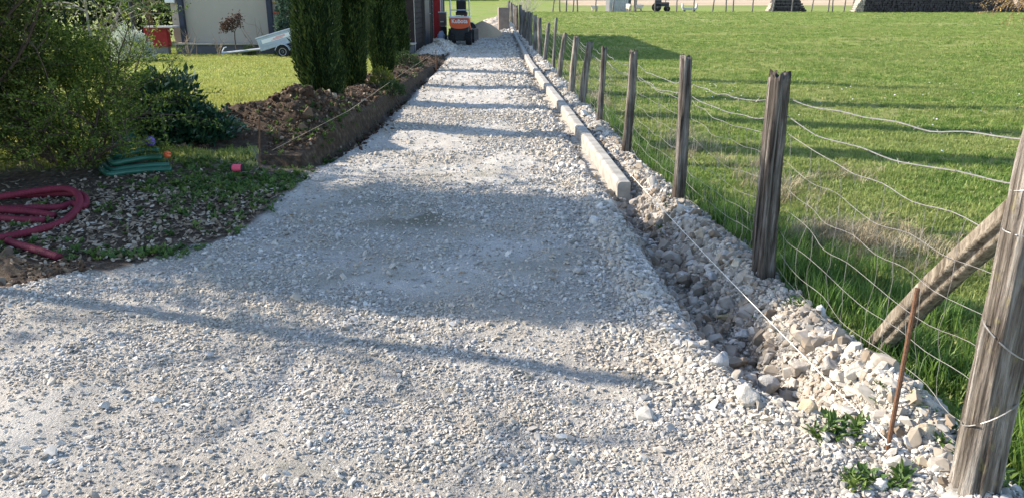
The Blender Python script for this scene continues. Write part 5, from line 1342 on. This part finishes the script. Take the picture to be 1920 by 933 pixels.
def sheep(px, Y, head, label, s=1.0):
    x = far(px, Y); z0 = hz(x, Y); bm = bmesh.new(); hd_ = math.cos(head), math.sin(head)
    V = [(-.42, 0, .72), (-.15, 0, .70), (.2, 0, .70), (.46, 0, .76), (.60, 0, .90), (.76, 0, .84), (.36, .14, .42), (.37, .14, .02), (.36, -.14, .42), (.38, -.14, .02), (-.38, .14, .45), (-.42, .14, .25), (-.38, .14, .02), (-.38, -.14, .45), (-.42, -.14, .25), (-.38, -.14, .02), (-.52, 0, .55)]
    E = [(0, 1), (1, 2), (2, 3), (3, 4), (4, 5), (2, 6), (6, 7), (2, 8), (8, 9), (0, 10), (10, 11), (11, 12), (0, 13), (13, 14), (14, 15), (0, 16)]
    rr = [.29, .33, .32, .24, .13, .075, .1, .05, .1, .05, .12, .06, .05, .12, .06, .05, .06]
    me = bpy.data.meshes.new('sheep'); me.from_pydata([tuple(s * q for q in v) for v in V], E, []); o = link('sheep', me, WOOL); o.location = (x, Y, z0); o.rotation_euler = (0, 0, head)
    o.modifiers.new('skin', 'SKIN'); o.modifiers.new('sub', 'SUBSURF').levels = 2; o.modifiers['sub'].render_levels = 2
    for v, q in zip(me.skin_vertices[0].data, rr): v.radius = (q * s, q * s)
    me.skin_vertices[0].data[1].use_root = True
    dg = bpy.context.evaluated_depsgraph_get(); nm_ = bpy.data.meshes.new_from_object(o.evaluated_get(dg)); o.modifiers.clear(); o.data = nm_
    if not nm_.materials: nm_.materials.append(WOOL)
    nm_.materials.append(SKIN)
    for p in nm_.polygons:
        p.use_smooth = True
        if p.center.x > .58 * s or p.center.z < .3 * s: p.material_index = 1
    mb = MB()
    for sg in (-1, 1): mb.tube([(.60 * s, .07 * sg * s, .96 * s), (.57 * s, .17 * sg * s, .95 * s)], [.035 * s, .012 * s], 6)
    e = mb.build('ear', SKIN); e.parent = o
    return tag(o, label, 'sheep')
sheep(1180, 82.5, R(-80), 'pale sheep facing out beside the dark bay of the shed', .75)
sheep(1115, 83, R(200), 'cream sheep standing by the fence left of the shed', .65)
sheep(1198, 83.4, R(10), 'greyish sheep standing right of the shed in the grass', .7)
# old tractor
x = far(1238, 84); tz = hz(x, 84); tc = empty('tractor', (x, 84, tz), 'dark old tractor parked at the far field edge right of the sheep', 'tractor'); DK = plain('dark faded paint', (.05, .048, .055), .7, .3)
MB().box((x + .55, 84, 1.0), (1.5, .7, .6), bevel=.06).build('bonnet', DK, tc); MB().box((x - .35, 84, 1.25), (.9, .9, .8), bevel=.05).build('cab', DK, tc)
MB().tube([(x + .8, 84, 1.25), (x + .8, 84, 1.75)], .05, 8).build('exhaust', BLACK, tc)
for dx, r, yy in ((-.55, .62, -.55), (-.55, .62, .55), (1.05, .40, -.5), (1.05, .40, .5)):
    w_ = MB().lathe((x + dx, 84 + yy, tz + r), [(r * .5, -.13), (r, -.12), (r, .12), (r * .5, .13)], 'y', 20).build('wheel', RUBBER, tc); MB().lathe((x + dx, 84 + yy, tz + r), [(r * .15, -.14), (r * .49, -.11), (r * .49, .11)], 'y', 14).build('rim', plain('rusted rim', (.14, .1, .08), .8), w_)
x = far(1293, 84); tg = empty('trough', (x, 84, 0), 'pale grey water trough in the grass right of the tractor', 'trough')
mb = MB(); mb.prism([(x - .8, .35), (x - .65, .0 + .1), (x + .65, .1), (x + .8, .35), (x + .8, .75), (x + .72, .75), (x + .62, .3), (x - .62, .3), (x - .72, .75), (x - .8, .75)], 'y', 83.7, 84.3); mb.build('tank', plain('pale zinc', (.42, .42, .42), .6), tg)
for sg in (-1, 1): MB().box((x + sg * .5, 84, .05), (.12, .55, .2)).build('leg', DARKSTEEL, tg)
tc.scale = (.68, .68, .68)
# stacked logs under dark sheet
LOGM = plain('stacked log bark', (.055, .048, .052), .95, .4, 3); LOGE = plain('cut log ends', (.34, .29, .24), .9, .2, 4)
def log_stack(px0, px1, Y, H, label, pale_end=0.0, seed=1):
    x0, x1 = far(px0, Y), far(px1, Y); rg = random.Random(seed); st = empty('log_stack', ((x0 + x1) / 2, Y, 0), label, 'log stack'); mb, me_ = MB(), MB(); z = .08; row = 0
    while z < H:
        x = x0 + row * .10 * (1 if row < 9 else 2) + rg.uniform(0, .1)
        while x < x1 - row * .12:
            r = rg.uniform(.085, .14); pale = x < x0 + pale_end
            (me_ if pale else mb).tube([(x, Y - .5 + rg.uniform(-.12, .08), z + rg.uniform(-.02, .02)), (x + rg.uniform(-.03, .03), Y + .5, z)], r, 7); x += r * 1.95
        z += .20; row += 1
    mb.build('logs', LOGM, st)
    if pale_end: me_.build('pale_logs', LOGE, st)
    else: me_.bm.free()
log_stack(1440, 1508, 83, 1.5, 'short dark stack of logs behind the far fence', .35, 3)
log_stack(1600, 1905, 80, 1.55, 'long dark stack of logs with pale cut ends at its left', .9, 4)
log_stack(1905, 2130, 80.6, 1.5, 'dark log stack beyond the drooping budded twigs', 0, 5)
# far woods
WOODM = foliage('far wood leaves', (.020, .028, .03), (.045, .06, .055), (.08, .10, .08), .1)
def woods(name, xa, xb, Y, H, n, label):
    t = empty(name, ((xa + xb) / 2, Y, 0), None, None); t['kind'] = 'stuff'
    x = RNG.uniform(xa, xb, n); hgt = H * (.65 + .6 * vn(x * .12 + 300, x * 0 + Y, 7) * .8 + .2 * vn(x * .5 + 300, x * 0, 8)); z = hgt * RNG.random(n) ** .8; y = Y + RNG.normal(0, 4, n); g = height(x, y)
    P_ = np.stack([x, y, z + g], -1); leaf_cloud('foliage', P_, rdir(n), 1.5, .9, np.clip(RNG.normal(.4, .3, n), 0, 1), WOODM, t, ((xa + xb) / 2, Y, 0)); mb = MB()
    for k in range(int((xb - xa) / 2.2)):
        xx = random.uniform(xa, xb); yy_ = Y + random.uniform(-4, 4); mb.tube([(xx, yy_, hz(xx, yy_) - .5), (xx + random.uniform(-.4, .4), yy_, H * .9)], [.28, .08], 5, False)
    mb.build('trunks', plain('far trunks', (.06, .055, .06), .9), t)
woods('far_wood', -120, 16, 178, 12, 15000, '')
woods('far_wood', 16, 260, 300, 16, 13000, '')

# ------------------------------------------------------------------ light
AZ, EL = R(17), R(29)
d = Vector((math.cos(AZ) * math.cos(EL), -math.sin(AZ) * math.cos(EL), -math.sin(EL)))
sl = bpy.data.lights.new('sun', 'SUN'); sl.energy = 4.6; sl.angle = R(.53); sl.color = (1.0, .89, .745)
so_ = bpy.data.objects.new('sun', sl); COL.objects.link(so_); so_.rotation_euler = d.to_track_quat('-Z', 'Y').to_euler(); so_.location = (-30, 10, 30)
w = bpy.data.worlds.new('World'); scene.world = w; w.use_nodes = True; nt = w.node_tree; nt.nodes.clear()
sk = nt.nodes.new('ShaderNodeTexSky'); sk.sky_type = 'NISHITA'; sk.sun_disc = False; sk.sun_elevation = EL; sk.sun_rotation = R(-(90 - 17)); sk.air_density = 1.0; sk.dust_density = .6; sk.ozone_density = 1.0
bg = nt.nodes.new('ShaderNodeBackground'); bg.inputs['Strength'].default_value = .15; ow_ = nt.nodes.new('ShaderNodeOutputWorld')
nt.links.new(sk.outputs[0], bg.inputs[0]); nt.links.new(bg.outputs[0], ow_.inputs[0])
vs = scene.view_settings; vs.view_transform = 'Standard'; vs.look = 'None'; vs.exposure = 1.3; vs.gamma = 1.0; vs.use_curve_mapping = False
scene.cycles.max_bounces = 5; scene.cycles.diffuse_bounces = 3; scene.cycles.glossy_bounces = 2; scene.cycles.transmission_bounces = 3
